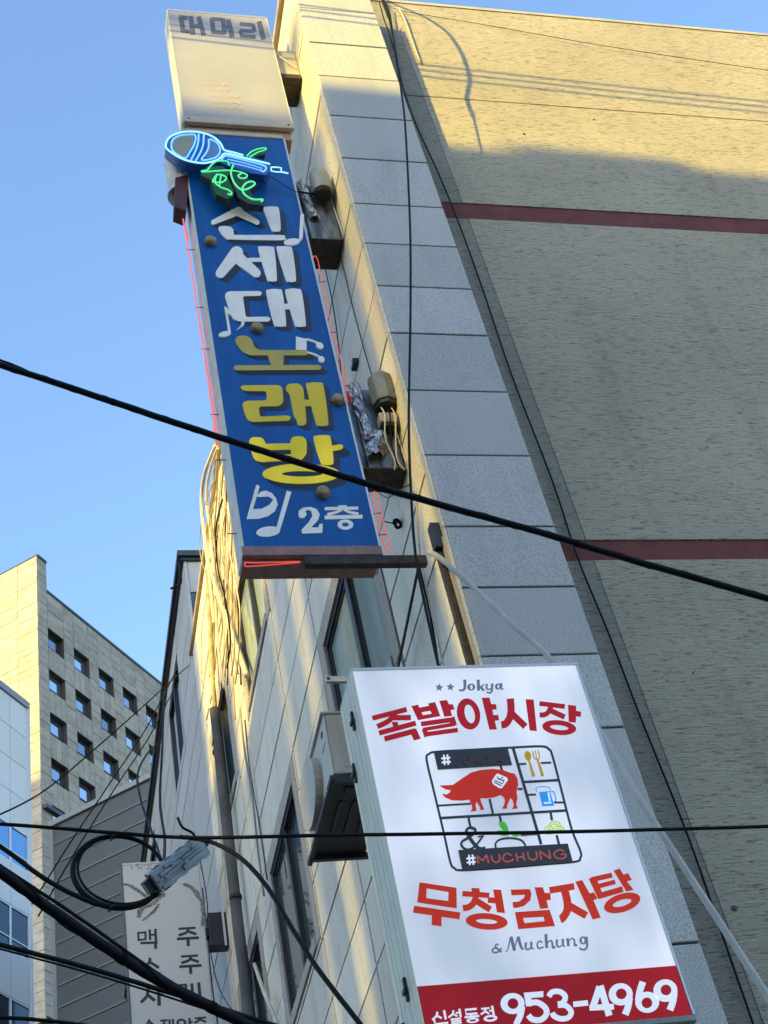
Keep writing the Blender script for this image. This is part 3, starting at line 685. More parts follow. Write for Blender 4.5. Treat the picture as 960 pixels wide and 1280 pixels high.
    for a, b in ((233,312), (244,384), (252,436), (263,518), (270,575), (284,667)):
        p = PY(a, b, 7.42); MB().tube([p, Vector((x0+.012, 7.42, p.z))], .004, 6).build('tube_peg', BLACK, blue)
    for a, b in ((233,292), (250,410), (268,545)):
        p = PY(a, b, 7.46); MB().tube([p + Vector((0,0,.10)), p, p - Vector((-.01,0,.10))], [.004,.012,.003], 6).build('tube_joint', NPINK, blue)
    tub([(440,503),(428,458),(413,402),(402,350),(398,328),(394,320),(391,327),(397,358),(407,400),(421,450),(435,503)], NRED, 7.40, .0042)
    tub([(489,687),(480,655),(474,628),(472,618),(467,615),(466,624),(472,652),(481,684),(485,690),(489,687)], NRED, 7.40, .0042)
    for a, b in ((404,352), (417,415), (432,482), (473,641), (480,668)):
        p = PY(a, b, 7.40); MB().tube([p + Vector((.02,0,0)), Vector((x1, 7.41, p.z))], .004, 6).build('tube_peg', BLACK, blue)
    tub([(375,703),(340,706),(312,708),(306,707),(308,702.5),(316,703.5),(375,702)], NRED, 7.325, .0045)
    # the red box at the left top where the tubes start
    q = [PY(219,222,7.33), PY(236,218,7.33), PY(233,264,7.33), PY(218,258,7.33)]
    MB().prism(q, (0,.16,0)).build('tube_housing', M('dark_red_paint', (.09,.012,.010), .5, var=.4, nscale=12), blue)
    # rounded cream end box behind the neon microphone
    c = Vector((x0+.0, 7.47, 0)); n = 12; prof = [(x0 - .155*math.sin(math.pi*k/n), 7.47 - .13*math.cos(math.pi*k/n)) for k in range(n+1)]
    MB().prism([(a, b, 11.33) for a, b in prof], (0,0,.62)).build('rounded_end', CREAM, blue)
    prof2 = [(x0 - .165*math.sin(math.pi*k/n), 7.47 - .14*math.cos(math.pi*k/n)) for k in range(n+1)]
    MB().prism([(a, b, 11.30) for a, b in prof2], (0,0,.028)).build('rounded_end_rim', ALU, blue)
blue_sign()

# ------------------------------------------------------------------ neon microphone in front of it
def neon_mic():
    ox, oy, sc = 195, 150, 5.053
    Y = 7.16
    th = thing('neon_microphone', 'blue and green neon microphone outline fixed over the top of the blue sign', 'neon sign', PY(270, 200, Y))
    pt = lambda a, y=Y: PY(ox + a[0]/sc, oy + a[1]/sc, y)
    body = M('blue_tin_backing', (.02,.10,.36), .4, var=.3, nscale=6)
    head = [(62,175),(66,130),(95,95),(160,74),(240,70),(320,84),(385,120),(425,175),(418,225),(375,262),(300,275),(215,268),(140,240),(90,205)]
    MB().prism([pt(v, Y+.03) for v in [(p.x, p.y) for p in spline([(a, b, 0) for a, b in head], 3, True)]], (0,.10,0)).build('backing', body, th)
    MB().prism([pt(v, Y+.032) for v in [(405,185),(430,178),(560,215),(700,262),(722,285),(718,330),(690,348),(600,335),(440,285),(395,255)]], (0,.09,0)).build('backing', body, th)
    MB().prism([pt(v, Y+.028) for v in [(100,150),(115,115),(150,100),(240,98),(235,150),(180,232),(140,220),(105,190)]], (0,.004,0)).build('mesh_panel', M('tan_tin', (.34,.30,.20), .6), th)
    MB().prism([pt(v, Y+.028) for v in [(338,128),(385,150),(398,185),(385,222),(345,240),(310,236),(335,190)]], (0,.004,0)).build('mesh_panel', M('grey_blue_tin', (.16,.24,.38), .6), th)
    dg = M('dark_green_tin', (.02,.07,.03), .5, var=.3, nscale=9)
    MB().prism([pt(v, Y+.04) for v in [(280,345),(320,295),(420,290),(470,330),(440,370),(400,370),(345,380)]], (0,.07,0)).build('letter_backing', dg, th)
    MB().prism([pt(v, Y+.045) for v in [(345,385),(380,350),(450,360),(490,440),(490,480),(450,500),(380,470)]], (0,.07,0)).build('letter_backing', dg, th)
    MB().prism([pt(v, Y+.043) for v in [(470,330),(560,340),(600,390),(640,410),(590,440),(620,490),(690,500),(680,540),(590,530),(520,490),(480,400)]], (0,.07,0)).build('letter_backing', M('dark_tin', (.025,.03,.03), .5), th)
    MB().prism([pt(v, Y+.043) for v in [(570,225),(600,195),(690,180),(690,215),(640,225),(590,240)]], (0,.06,0)).build('letter_backing', dg, th)
    def tub(pts, m, r=.008, sm=5, dy=0): MB().tube(spline([pt(v, Y+dy) for v in pts], sm) if sm > 1 else [pt(v, Y+dy) for v in pts], r, 8).build('neon_tube', m, th)
    tub([(550,222),(490,205),(432,190),(418,165),(400,138),(355,103),(290,80),(200,73),(130,86),(82,113),(62,155),(68,180),(98,205),(150,238),(220,262),(300,272),(372,258),(408,238),(440,212),(560,240),(720,278)], NCYAN, .008)
    tub([(152,97),(200,92),(248,97),(243,150),(215,200),(185,240),(140,222),(104,190),(97,150),(112,118),(150,97)], NBLUE, .008)
    tub([(270,90),(265,150),(245,205),(218,258)], NBLUE); tub([(302,92),(297,160),(275,215),(250,258)], NBLUE)
    tub([(340,120),(385,143),(405,185),(392,225),(350,245),(288,252),(318,205),(333,165),(332,125)], NBLUE)
    tub([(415,252),(430,230),(455,228),(575,258),(690,293),(680,325),(660,318)], NBLUE); tub([(470,270),(560,290),(660,318)], NBLUE, .005, dy=.006); tub([(452,248),(560,272),(672,306)], NBLUE, .005, dy=.006)
    tub([(728,298),(760,298),(792,303),(790,328),(760,328),(728,322),(728,298)], NCYAN, .006, 1); tub([(790,328),(815,332),(835,338)], NCYAN, .007)
    tub([(575,228),(600,202),(640,184),(688,176),(690,188),(640,205),(592,235)], NGREEN, .006)
    tub([(462,285),(455,265),(430,258),(380,262),(345,290),(325,315),(290,322),(300,328),(380,322),(460,318),(530,328),(575,348),(560,368),(530,365),(520,350),(540,338)], NGREEN, .007)
    tub([(488,285),(474,325),(478,360),(500,405),(540,440),(590,430),(625,402),(600,388),(565,402),(545,435),(560,470),(610,500),(672,502),(665,515)], NGREEN, .008)
    tub([(385,343),(358,388),(395,394),(425,390),(445,366),(420,348),(388,345)], NGREEN, .007); tub([(380,350),(375,395),(410,425),(455,440),(478,462),(470,472),(452,466)], NGREEN, .007); tub([(410,350),(400,420)], NGREEN, .006)
    # brackets and lead wires
    for a in ((330,262),(470,500),(580,510),(700,330)):
        p = pt(a, Y+.07); MB().tube([p, Vector((p.x, YB, p.z))], .010, 6).build('stand_off', RUST, th)
    MB().tube(spline([pt((700,345), Y+.08), pt((760,380), Y+.12), pt((830,425), Y+.14), PY(378,243,7.33)], 5), .004, 6).build('lead_wire', BLACK, th)
neon_mic()

# ------------------------------------------------------------------ faded white sign at the top
def top_sign():
    x0, x1, z0, z1 = 1.63, 2.68, 12.43, 14.52; Y = 7.35
    th = thing('blank_sign', 'faded white box sign above the blue sign, old letters worn away at its top', 'sign', (2.15, Y, 12.2))
    face = M('faded_white_sheet', (.37,.355,.36), .45, var=.12, nscale=1.5, bump=.04, bscale=2)
    MB().box(x0+.02, x1-.02, Y+.006, Y+.235, z0+.02, z1-.01).build('cabinet', CREAM, th)
    MB().box(x0+.014, x1-.014, Y-.004, Y+.005, z0+.03, z1-.004).build('sign_face', face, th)
    MB().bevbox(x0, x0+.012, Y-.008, Y+.12, z0+.01, z1+.008, .003).build('edge_trim', CREAM, th)
    MB().bevbox(x0, x0+.012, Y+.125, Y+.24, z0+.01, z1+.008, .003).build('edge_trim', CREAM, th)
    MB().bevbox(x1-.012, x1, Y-.008, Y+.24, z0+.01, z1+.008, .003).build('edge_trim', CREAM, th)
    MB().bevbox(x0+.012, x1-.012, Y-.008, Y+.24, z1-.003, z1+.03, .003).build('top_trim', ALU, th)
    MB().bevbox(x0+.0, x1-.0, Y-.014, Y+.03, z0-.075, z0+.026, .004).build('bottom_rail', BEIGE, th)
    for x in (x0+.05, x1-.05): MB().lathe((x, Y-.014, z0-.02), (0,-1,0), [(0,.012),(.004,.011)], 10).build('screw', RUST, th)
    MB().bevbox(x0+.012, x1-.012, Y+.034, Y+.235, z0-.06, z0+.018, .004).build('bottom_plate', BEIGE, th)
    MB().bevbox(x0+.03, x1-.03, Y+.04, Y+.2, z0-.20, z0-.063, .004).build('bottom_board', M('plywood', (.42,.28,.18), .7, var=.25, nscale=6, nstretch=(1,1,6)), th)
    F = Y - .004
    faded = M('faded_navy_letters', (.10,.11,.16), .6, var=.3, nscale=10); fade2 = M('faded_grey_letters', (.30,.30,.31), .6); fr = M('faded_red_letters', (.50,.37,.31), .6, var=.12, nscale=30)
    c = (195, 0, 4.8)
    I = Ink(F, *c, .001); I.bar(140,103,190,108,26); I.bar(150,100,163,188,30); I.bar(155,182,204,188,24); I.bar(208,95,222,208,28); I.bar(255,98,287,212,28); I.bar(214,152,272,156,20); I.done('faded_letter', faded, th)
    I = Ink(F, *c, .001); I.bar(335,105,345,198,28); I.bar(335,190,412,198,24); I.bar(402,110,412,205,28); I.bar(335,112,408,118,22); I.bar(432,115,458,222,30); I.bar(410,160,445,166,20); I.done('faded_letter', faded, th)
    I = Ink(F, *c, .001); I.bar(502,143,588,150,22); I.bar(582,145,592,190,24); I.bar(505,182,590,188,20); I.bar(505,182,518,222,24); I.bar(512,214,598,222,22); I.done('faded_letter', faded, th)
    I = Ink(F, *c, .001); I.bar(618,128,646,236,30); I.done('faded_letter', faded, th)
    for k, (y, x) in enumerate(((500,285),(535,300),(572,315),(608,322),(640,335))):
        I = Ink(F, *c, .001)
        for j in range(8 if k < 2 else 10): I.bar(x+j*19, y+j*.8, x+13+j*19, y+2+j*.8, 8 if j % 3 else 20)
        I.done('faded_print', fr, th)
    # box arm that ties it to the facade
    arm = thing('sign_bracket', 'grey metal box bracket between the faded white sign and the facade', 'bracket', (2.8, 7.5, 13.55))
    MB().bevbox(2.685, 2.915, 7.42, 7.75, 13.52, 14.0, .008).build('bracket_box', M('grey_box_metal', (.42,.38,.31), .5, var=.3, nscale=5), arm)
    MB().bevbox(2.69, 2.912, 7.41, 7.74, 13.44, 13.517, .004).build('bracket_foot', RUST, arm)
    MB().tube(spline([(2.75,7.40,13.97),(2.72,7.39,13.85),(2.80,7.39,13.72),(2.88,7.40,13.62)],5), .006, 6).build('wire', CREAM, arm)
top_sign()

# ------------------------------------------------------------------ big backlit restaurant sign
def main_sign():
    x0, x1, z0, z1 = 1.652, 2.842, 2.505, 4.43; Y = 5.6
    th = thing('backlit_sign', 'large backlit white restaurant sign with red Korean lettering, red pig emblem and phone number', 'sign', (2.25, Y, 2.5))
    W_ = lit('white_sign_sheet', (.665,.675,.73), .155, .3, .34); R_ = lit('red_sign_sheet', (.42,.010,.016), .09, .3, .35)
    RT = lit('red_letter_sheet', (.50,.014,.022), .09, .35, .1); RO = lit('orange_red_letter_sheet', (.60,.035,.014), .12, .35, .1)
    GR = M('grey_script_print', (.12,.16,.21), .4, emit=(.2,.26,.34), es=.06); DK = M('dark_green_print', (.015,.025,.025), .4)
    WL = lit('white_letter_print', (.75,.76,.82), .15, .3, .05)
    MB().box(x0+.012, x1-.012, Y+.012, Y+.31, z0+.012, z1-.012).build('cabinet', CREAM, th)
    MB().box(x0+.012, x1-.012, Y, Y+.010, 2.757, z1-.010).build('sign_face', W_, th)
    MB().box(x0+.012, x1-.012, Y, Y+.010, z0+.022, 2.755).build('red_panel', R_, th)
    MB().bevbox(x0+.0, x1-.0, Y-.006, Y+.32, z1-.009, z1+.006, .002).build('top_trim', ALU, th)
    MB().bevbox(x0+.0, x1-.0, Y-.008, Y+.32, z0-.006, z0+.020, .003).build('bottom_trim', M('weathered_trim', (.30,.30,.27), .5, var=.4, nscale=15), th)
    MB().bevbox(x1-.011, x1, Y-.006, Y+.32, z0+.021, z1-.010, .002).build('side_trim', ALU, th)
    rib = M('cream_sign_side', (.86,.81,.62), .4, var=.12, nscale=3)
    for a, b in ((-.006,.05),(.056,.11),(.118,.20),(.206,.255),(.262,.32)):
        MB().bevbox(x0, x0+.011, Y+a, Y+b, z0+.021, z1-.010, .003).build('side_rib', rib, th)
    for y, z in ((.11,4.15),(.26,3.95),(.11,2.75),(.26,2.62)):
        m = MB(); m.box(x0-.012, x0-.001, Y+y-.012, Y+y+.012, z, z+.10)
        m.box(x0-.02, x0-.011, Y+y-.02, Y+y+.02, z+.03, z+.05); m.build('side_clip', BLACK, th)
    F = Y
    def ink(o, k=0, th_=.001): I = Ink(F, *o, th_); I.k = k; return I
    a1 = (460, 860, 6.857); a2 = (590, 860, 6.857); b1 = (510, 1090, 6.4); b2 = (655, 1080, 6.4)
    # upper word
    I = ink(a1); I.bar(38,258,332,183,42); I.line([(240,205),(190,270),(145,300),(80,330)],44,4); I.bar(190,255,368,252,44); I.poly((205,290),(255,290),(262,330),(215,330)); I.bar(95,385,410,300,42); I.bar(142,435,405,366,44); I.poly((360,372),(412,345),(452,432),(395,447)); I.done('letter', RT, th)
    I = ink(a1); I.poly((372,155),(430,142),(440,168),(525,152),(515,132),(575,120),(620,240),(430,275)); I.poly((612,110),(675,102),(695,140),(725,137),(742,182),(708,188),(720,238),(655,245)); I.bar(455,308,742,268,40); I.bar(716,250,738,322,50); I.bar(472,355,745,308,30); I.bar(482,350,505,415,42); I.bar(495,396,770,358,36); I.done('letter', RT, th)
    # white gaps of the two syllables above
    I = ink(a1, 30); I.poly((462,208),(532,196),(545,214),(475,226)); I.done('letter_gap', W_, th)
    I = ink(a1); I.ring(862,222,98,135,42,82,-14,872,222); I.done('letter', RT, th)
    I = ink(a2); I.poly((84,84),(150,82),(165,138),(205,138),(212,182),(175,184),(183,232),(225,230),(232,275),(195,280),(212,354),(150,356)); I.done('letter', RT, th)
    I = ink(a2); I.line([(328,90),(335,180),(325,250),(290,305),(252,315)],62,4); I.bar(335,212,458,330,54); I.poly((460,96),(528,98),(556,368),(495,362)); I.done('letter', RT, th)
    I = ink(a2); I.bar(578,132,796,158,40); I.line([(680,150),(655,205),(620,228),(580,230)],42,4); I.bar(672,192,795,248,44); I.poly((824,143),(892,152),(893,195),(935,203),(933,245),(892,240),(890,295),(830,288)); I.ring(748,338,146,62,80,22,6,748,338); I.done('letter', RT, th)
    # lower word
    I = ink(b1); I.poly((92,82),(388,126),(388,170),(88,120)); I.poly((78,200),(388,240),(390,290),(75,242)); I.poly((92,82),(150,92),(146,245),(75,242)); I.poly((325,118),(388,126),(390,288),(322,275)); I.bar(45,296,415,350,54); I.poly((192,300),(270,318),(268,432),(190,420)); I.done('letter', RO, th)
    I = ink(b1); I.poly((508,127),(572,130),(574,165),(510,165)); I.bar(435,172,650,186,42); I.line([(545,180),(530,240),(490,278),(440,288)],50,4); I.bar(540,225,660,300,50); I.bar(640,222,710,228,44); I.poly((682,140),(745,142),(776,326),(712,320)); I.ring(630,394,168,65,86,20,4); I.done('letter', RO, th)
    I = ink(b2); I.poly((-105,205),(45,200),(60,235),(50,290),(0,335),(-60,350),(-85,350),(-92,305),(-40,300),(0,270),(8,245),(-100,250)); I.poly((85,186),(150,186),(165,230),(210,232),(215,285),(180,290),(195,352),(130,358)); I.poly((-72,385),(205,366),(248,495),(-45,520)); I.done('letter', RO, th)
    I = ink(b2, 30); I.poly((-5,432),(155,424),(165,452),(8,468)); I.done('letter_gap', W_, th)
    I = ink(b2); I.bar(205,210,402,178,52); I.line([(320,190),(345,290),(345,370),(310,430),(290,442)],62,5); I.bar(355,330,500,412,58); I.poly((412,140),(465,128),(525,235),(560,225),(588,275),(555,288),(614,428),(550,442)); I.done('letter', RO, th)
    I = ink(b2); I.poly((518,118),(575,100),(640,268),(595,280)); I.bar(540,125,705,88,40); I.bar(590,178,730,142,36); I.bar(600,255,790,200,46); I.poly((718,52),(765,35),(795,85),(832,72),(862,125),(822,138),(876,205),(820,218)); I.ring(786,310,150,72,78,26,-17); I.done('letter', RO, th)
    # stars and small scripts
    s5 = lambda I, cx, cy, r: I.poly(*[(cx + (r if k % 2 == 0 else r*.45)*math.cos(math.radians(-84+36*k)), cy + (r if k % 2 == 0 else r*.45)*math.sin(math.radians(-84+36*k))) for k in range(10)])
    c = (535, 842, 8.727)
    I = ink(c); s5(I, 122, 150, 46); I.done('star_mark', GR, th); I = ink(c); s5(I, 245, 145, 46); I.done('star_mark', GR, th)
    I = ink(c); I.bar(383,72,418,70,12); I.line([(402,72),(402,150),(385,178),(350,182),(340,172)],[34,12],4); I.done('script_letter', GR, th)
    I = ink(c); I.ring(472,146,44,38,14,26,0,474,146); I.done('script_letter', GR, th)
    I = ink(c); I.bar(548,66,552,184,32); I.line([(612,116),(580,140),(560,145)],14,3); I.bar(572,138,605,182,26); I.bar(594,182,622,178,10); I.done('script_letter', GR, th)
    I = ink(c); I.line([(640,112),(640,160),(662,172),(690,160)],[26,10],3); I.line([(700,108),(698,175),(685,205),(650,205),(640,196)],[28,10],4); I.done('script_letter', GR, th)
    I = ink(c); I.ring(765,140,34,34,10,22,0,768,140); I.line([(800,104),(802,165),(828,165)],[26,8],3); I.done('script_letter', GR, th)
    c = (605, 1155, 6.857)
    I = ink(c); I.line([(125,180),(108,172),(98,190),(118,215),(150,240)],[10,18],4); I.line([(150,205),(120,238),(88,244),(72,230),(80,210),(108,205)],14,4); I.done('script_letter', GR, th)
    I = ink(c); I.line([(185,236),(205,215),(228,110)],[6,14],4); I.bar(232,108,262,228,26); I.line([(262,228),(270,180),(292,108)],[6,14],3); I.line([(292,108),(320,200),(342,215)],[28,12],3); I.done('script_letter', GR, th)
    I = ink(c); I.line([(360,158),(358,205),(380,218),(402,200)],[20,12],3); I.line([(405,152),(408,205),(428,210)],[22,8],3); I.done('script_letter', GR, th)
    I = ink(c); I.line([(500,160),(475,145),(456,175),(470,208),(510,195)],[12,14],4); I.done('script_letter', GR, th)
    I = ink(c); I.bar(530,86,538,205,24); I.line([(545,160),(570,140),(585,160),(590,200),(610,195)],[10,20],4); I.done('script_letter', GR, th)
    I = ink(c); I.line([(625,132),(625,180),(645,195),(668,180)],[20,10],3); I.line([(675,128),(680,185),(698,190)],[22,8],3); I.done('script_letter', GR, th)
    I = ink(c); I.bar(716,122,724,190,22); I.line([(728,150),(752,122),(775,140),(778,180),(798,180)],[8,20],4); I.done('script_letter', GR, th)
    I = ink(c); I.ring(850,140,32,34,12,22); I.line([(878,108),(884,190),(862,218),(825,212),(825,200)],[20,12],4); I.done('script_letter', GR, th)
    # emblem: sprue frame
    c = (520, 920, 4.364)
    I = ink(c); I.line([(58,130),(72,98),(110,86),(300,75),(500,64),(680,56),(725,72),(745,110),(800,320),(850,510),(898,630),(896,665),(872,685),(700,700),(480,718),(250,732),(210,720),(188,690),(150,520),(100,310)],12,4,True); I.done('emblem_frame', DK, th)
    I = ink(c, 4); I.bar(530,65,683,590,15); I.bar(590,250,775,240,13); I.bar(135,447,825,405,13); I.done('emblem_bars', DK, th)
    for q in ((120,379,300,368,9),(402,342,422,432,11),(462,160,470,190,12),(556,288,582,287,10),(558,153,602,150,9),(682,146,738,144,9),(610,320,655,318,9),(755,362,805,361,9),(287,445,298,500,12),(457,435,464,465,12),(572,540,660,534,9),(735,418,742,458,12),(768,540,780,588,12)): I = ink(c, 8); I.bar(*q); I.done('emblem_tick', DK, th)
    PLT = M('dark_brown_print', (.028,.022,.018), .4)
    for q in (((100,90),(500,66),(524,155),(120,180)), ((232,622),(828,586),(856,688),(256,734))): I = ink(c, 24); I.poly(*q); I.done('emblem_plate', PLT, th)
    def hashm(x, y, sx):
        I = ink(c, 30); w = 9
        I.bar(x-11*sx, y-28, x-6*sx, y+28, w); I.bar(x+8*sx, y-30, x+14*sx, y+26, w); I.bar(x-25*sx, y-8, x+24*sx, y-12, w); I.bar(x-23*sx, y+14, x+26*sx, y+10, w); I.done('hash_mark', WL, th)
    hashm(163,130,1); hashm(300,676,1)
    dr = M('dim_red_letter', (.085,.008,.010), .4, emit=(.5,.02,.03), es=.006); dr2 = M('dim_orange_letter', (.42,.06,.035), .4, emit=(.6,.1,.06), es=.07)
    # dim red word on the upper plate
    for k, st in enumerate(([[(228,112),(226,150),(212,158),(206,148)]], [[(248,134),(262,112),(282,134),(266,158),(248,134)]], [[(306,108),(310,156)],[(334,106),(312,132)],[(312,130),(340,154)]], [[(360,105),(376,130)],[(392,103),(376,130)],[(376,130),(378,152)]], [[(405,150),(422,102)],[(422,102),(448,148)],[(412,134),(438,132)]])):
        I = ink(c, 34)
        for l in st: I.line([(220+(x-212)*1.08, y) for x, y in l], 8, 4 if len(l) > 2 else 1)
        I.done('plate_letter', dr, th)
    c2 = (560, 1010, 5.333)
    for st in ([[(205,370),(192,318)],[(192,318),(232,352)],[(232,352),(256,312)],[(256,312),(272,368)]], [[(288,312),(296,348),(320,362),(346,346),(340,308)]], [[(424,318),(392,302),(366,328),(382,356),(420,352),(438,338)]], [[(452,300),(465,356)],[(498,296),(512,352)],[(458,330),(506,325)]], [[(530,292),(540,332),(566,346),(592,328),(586,288)]], [[(622,344),(610,287)],[(610,287),(684,338)],[(684,338),(672,281)]], [[(774,290),(744,278),(708,300),(718,330),(758,338),(788,322),(782,308),(752,310)]]):
        I = ink(c2, 34)
        for l in st: I.line(l, 12, 4 if len(l) > 2 else 1)
        I.done('plate_letter', dr2, th)
    # pig
    c = (530, 925, 8)
    PG = lit('red_pig_print', (.58,.030,.016), .12, .35, .12)
    pig = [(160,455),(215,452),(290,448),(380,385),(470,325),(570,298),(690,288),(790,300),(870,330),(905,335),(935,385),(942,450),(925,520),(935,580),(922,640),(936,680),(882,685),(900,650),(890,600),(868,575),(850,610),(830,660),(832,682),(780,682),(800,655),(812,600),(800,570),(770,545),(700,570),(620,580),(560,578),(575,630),(602,690),(562,698),(565,670),(528,610),(515,650),(525,705),(468,712),(485,680),(478,640),(455,592),(380,602),(280,598),(210,568),(185,535),(225,545),(262,520),(268,498),(215,488)]
    I = ink(c, 10); I.poly(*pig); I.done('pig_emblem', PG, th)
    I = ink(c, 14); I.poly((735,335),(830,375),(840,400),(780,480),(755,482),(690,440),(678,410),(720,345)); I.done('pig_stamp', WL, th)
    I = ink(c, 18); I.line([(730,362),(755,395),(805,400)],8,3); I.line([(790,368),(760,390),(735,385)],8,3); I.bar(705,400,790,440,8); I.bar(700,418,775,458,8); I.bar(780,395,800,425,7); I.done('pig_stamp_marks', DK, th)
    # spoon, fork, mug, radish, noodles, ampersand
    c = (640, 925, 12); gold = lit('gold_print', (.52,.32,.03), .10, .4, .1)
    I = ink(c, 2); I.ell(238,235,48,72,-14); I.line([(250,290),(290,420),(325,545)],[20,48],3); I.done('spoon_emblem', gold, th)
    I = ink(c, 2); I.line([(310,165),(335,265),(378,285),(415,262),(390,150)],16,3); I.bar(350,155,372,280,14); I.line([(380,280),(420,400),(460,540)],[24,46],3); I.done('fork_emblem', gold, th)
    cy = lit('blue_print', (.03,.33,.75), .12, .4, .05)
    I = ink(c, 2); I.poly((405,780),(570,765),(635,985),(455,992)); I.line([(590,775),(628,780),(662,905),(625,925)],16,3); I.line([(375,775),(360,720),(440,698),(560,712),(580,770)],10,4); I.done('mug_emblem', cy, th)
    I = ink(c, 8); I.bar(545,785,568,912,26); I.bar(480,945,590,938,24); I.done('mug_shine', WL, th)
    gn = lit('green_print', (.10,.50,.05), .09, .4, .05); yg = lit('lime_print', (.50,.72,.06), .11, .4, .05)
    I = ink(c2, 2); I.poly((342,90),(380,95),(402,140),(400,165),(370,150),(345,120),smooth=3); I.poly((320,155),(365,150),(392,185),(350,180),smooth=3); I.poly((425,180),(455,172),(482,178),(455,190),smooth=3); I.bar(398,150,400,192,7); I.done('leaf_emblem', gn, th)
    I = ink(c2, 6); I.line([(320,268),(318,235),(350,208),(420,200),(485,212),(512,240),(516,258)],12,4); I.done('radish_outline', DK, th)
    I = ink(c2, 2)
    for q in ([(665,120),(700,90),(740,95),(750,120)], [(680,125),(705,105),(732,112)], [(640,152),(655,125),(690,125),(705,150)], [(655,152),(672,138),(690,150)], [(700,150),(720,122),(760,125),(778,148)], [(715,150),(738,136),(760,148)], [(640,158),(665,172),(720,165),(760,165),(782,150)]): I.line(q, 8, 4)
    I.done('noodle_emblem', yg, th)
    I = ink(c2, 10); I.line([(150,128),(128,140),(125,160),(150,205),(205,268),(250,268)],[14,26],4); I.line([(150,128),(180,140),(178,165),(130,200),(92,225),(95,255),(130,276),(180,255),(230,190)],[18,12],4); I.bar(200,190,240,184,8); I.done('ampersand', DK, th)
    # red panel: branch name and number
    c = (525, 1200, 5.333)
    I = ink(c); I.line([(115,345),(110,372),(82,398)],14,3); I.line([(112,370),(145,388)],13,1); I.bar(160,335,172,395,15); I.line([(95,400),(102,428),(188,418)],14,1); I.done('small_letter', WL, th)
    I = ink(c); I.line([(222,335),(218,360),(190,382)],13,3); I.line([(218,358),(250,374)],12,1); I.bar(262,325,272,380,14); I.bar(240,352,262,350,11); I.line([(205,396),(272,388),(274,402),(210,410),(212,424),(278,416)],11,1); I.done('small_letter', WL, th)
    I = ink(c); I.line([(378,325),(302,332),(308,362),(382,355)],14,1); I.bar(340,358,342,378,14); I.bar(298,382,395,372,14); I.ring(352,402,42,17,24,7,-5); I.done('small_letter', WL, th)
    I = ink(c); I.bar(408,325,462,320,12); I.line([(438,325),(430,345),(405,362)],13,3); I.line([(432,340),(462,358)],12,1); I.bar(480,305,492,365,15); I.bar(462,338,486,336,11); I.ring(470,388,46,22,26,9,-5); I.done('small_letter', WL, th)
    I = ink(c); I.ring(617,290,80,70,36,36,0,620,290); I.line([(680,310),(668,370),(640,430)],[44,40],3); I.done('digit', WL, th)
    I = ink(c); I.poly((692,218),(822,208),(822,246),(742,252),(750,300),(708,310)); I.line([(722,292),(780,282),(835,318),(842,362),(805,398),(752,396),(722,368)],38,5); I.done('digit', WL, th)
    c = (690, 1195, 5.333)
    I = ink(c); I.line([(-22,270),(2,240),(52,238),(88,268),(76,308),(40,322)],36,5); I.line([(40,328),(92,330),(128,372),(108,410),(58,418),(15,400),(2,378)],36,5); I.done('digit', WL, th)
    I = ink(c); I.bar(142,322,240,312,36); I.done('dash', WL, th)
    I = ink(c); I.bar(318,204,270,348,44); I.bar(250,345,413,337,38); I.bar(322,198,382,397,44); I.done('digit', WL, th)
    for cx in (0, 1):
        I = ink(c)
        if cx == 0: I.ring(458,255,80,74,36,36,0,462,252); I.line([(518,275),(508,335),(488,390)],[42,46],3)
        else: I.ring(756,230,80,75,36,36,0,760,226); I.line([(816,245),(806,305),(786,360)],[42,46],3)
        I.done('digit', WL, th)
    I = ink(c); I.ring(635,308,80,70,36,36,0,633,312); I.line([(606,172),(585,235),(574,295)],[46,40],3); I.done('digit', WL, th)
main_sign()

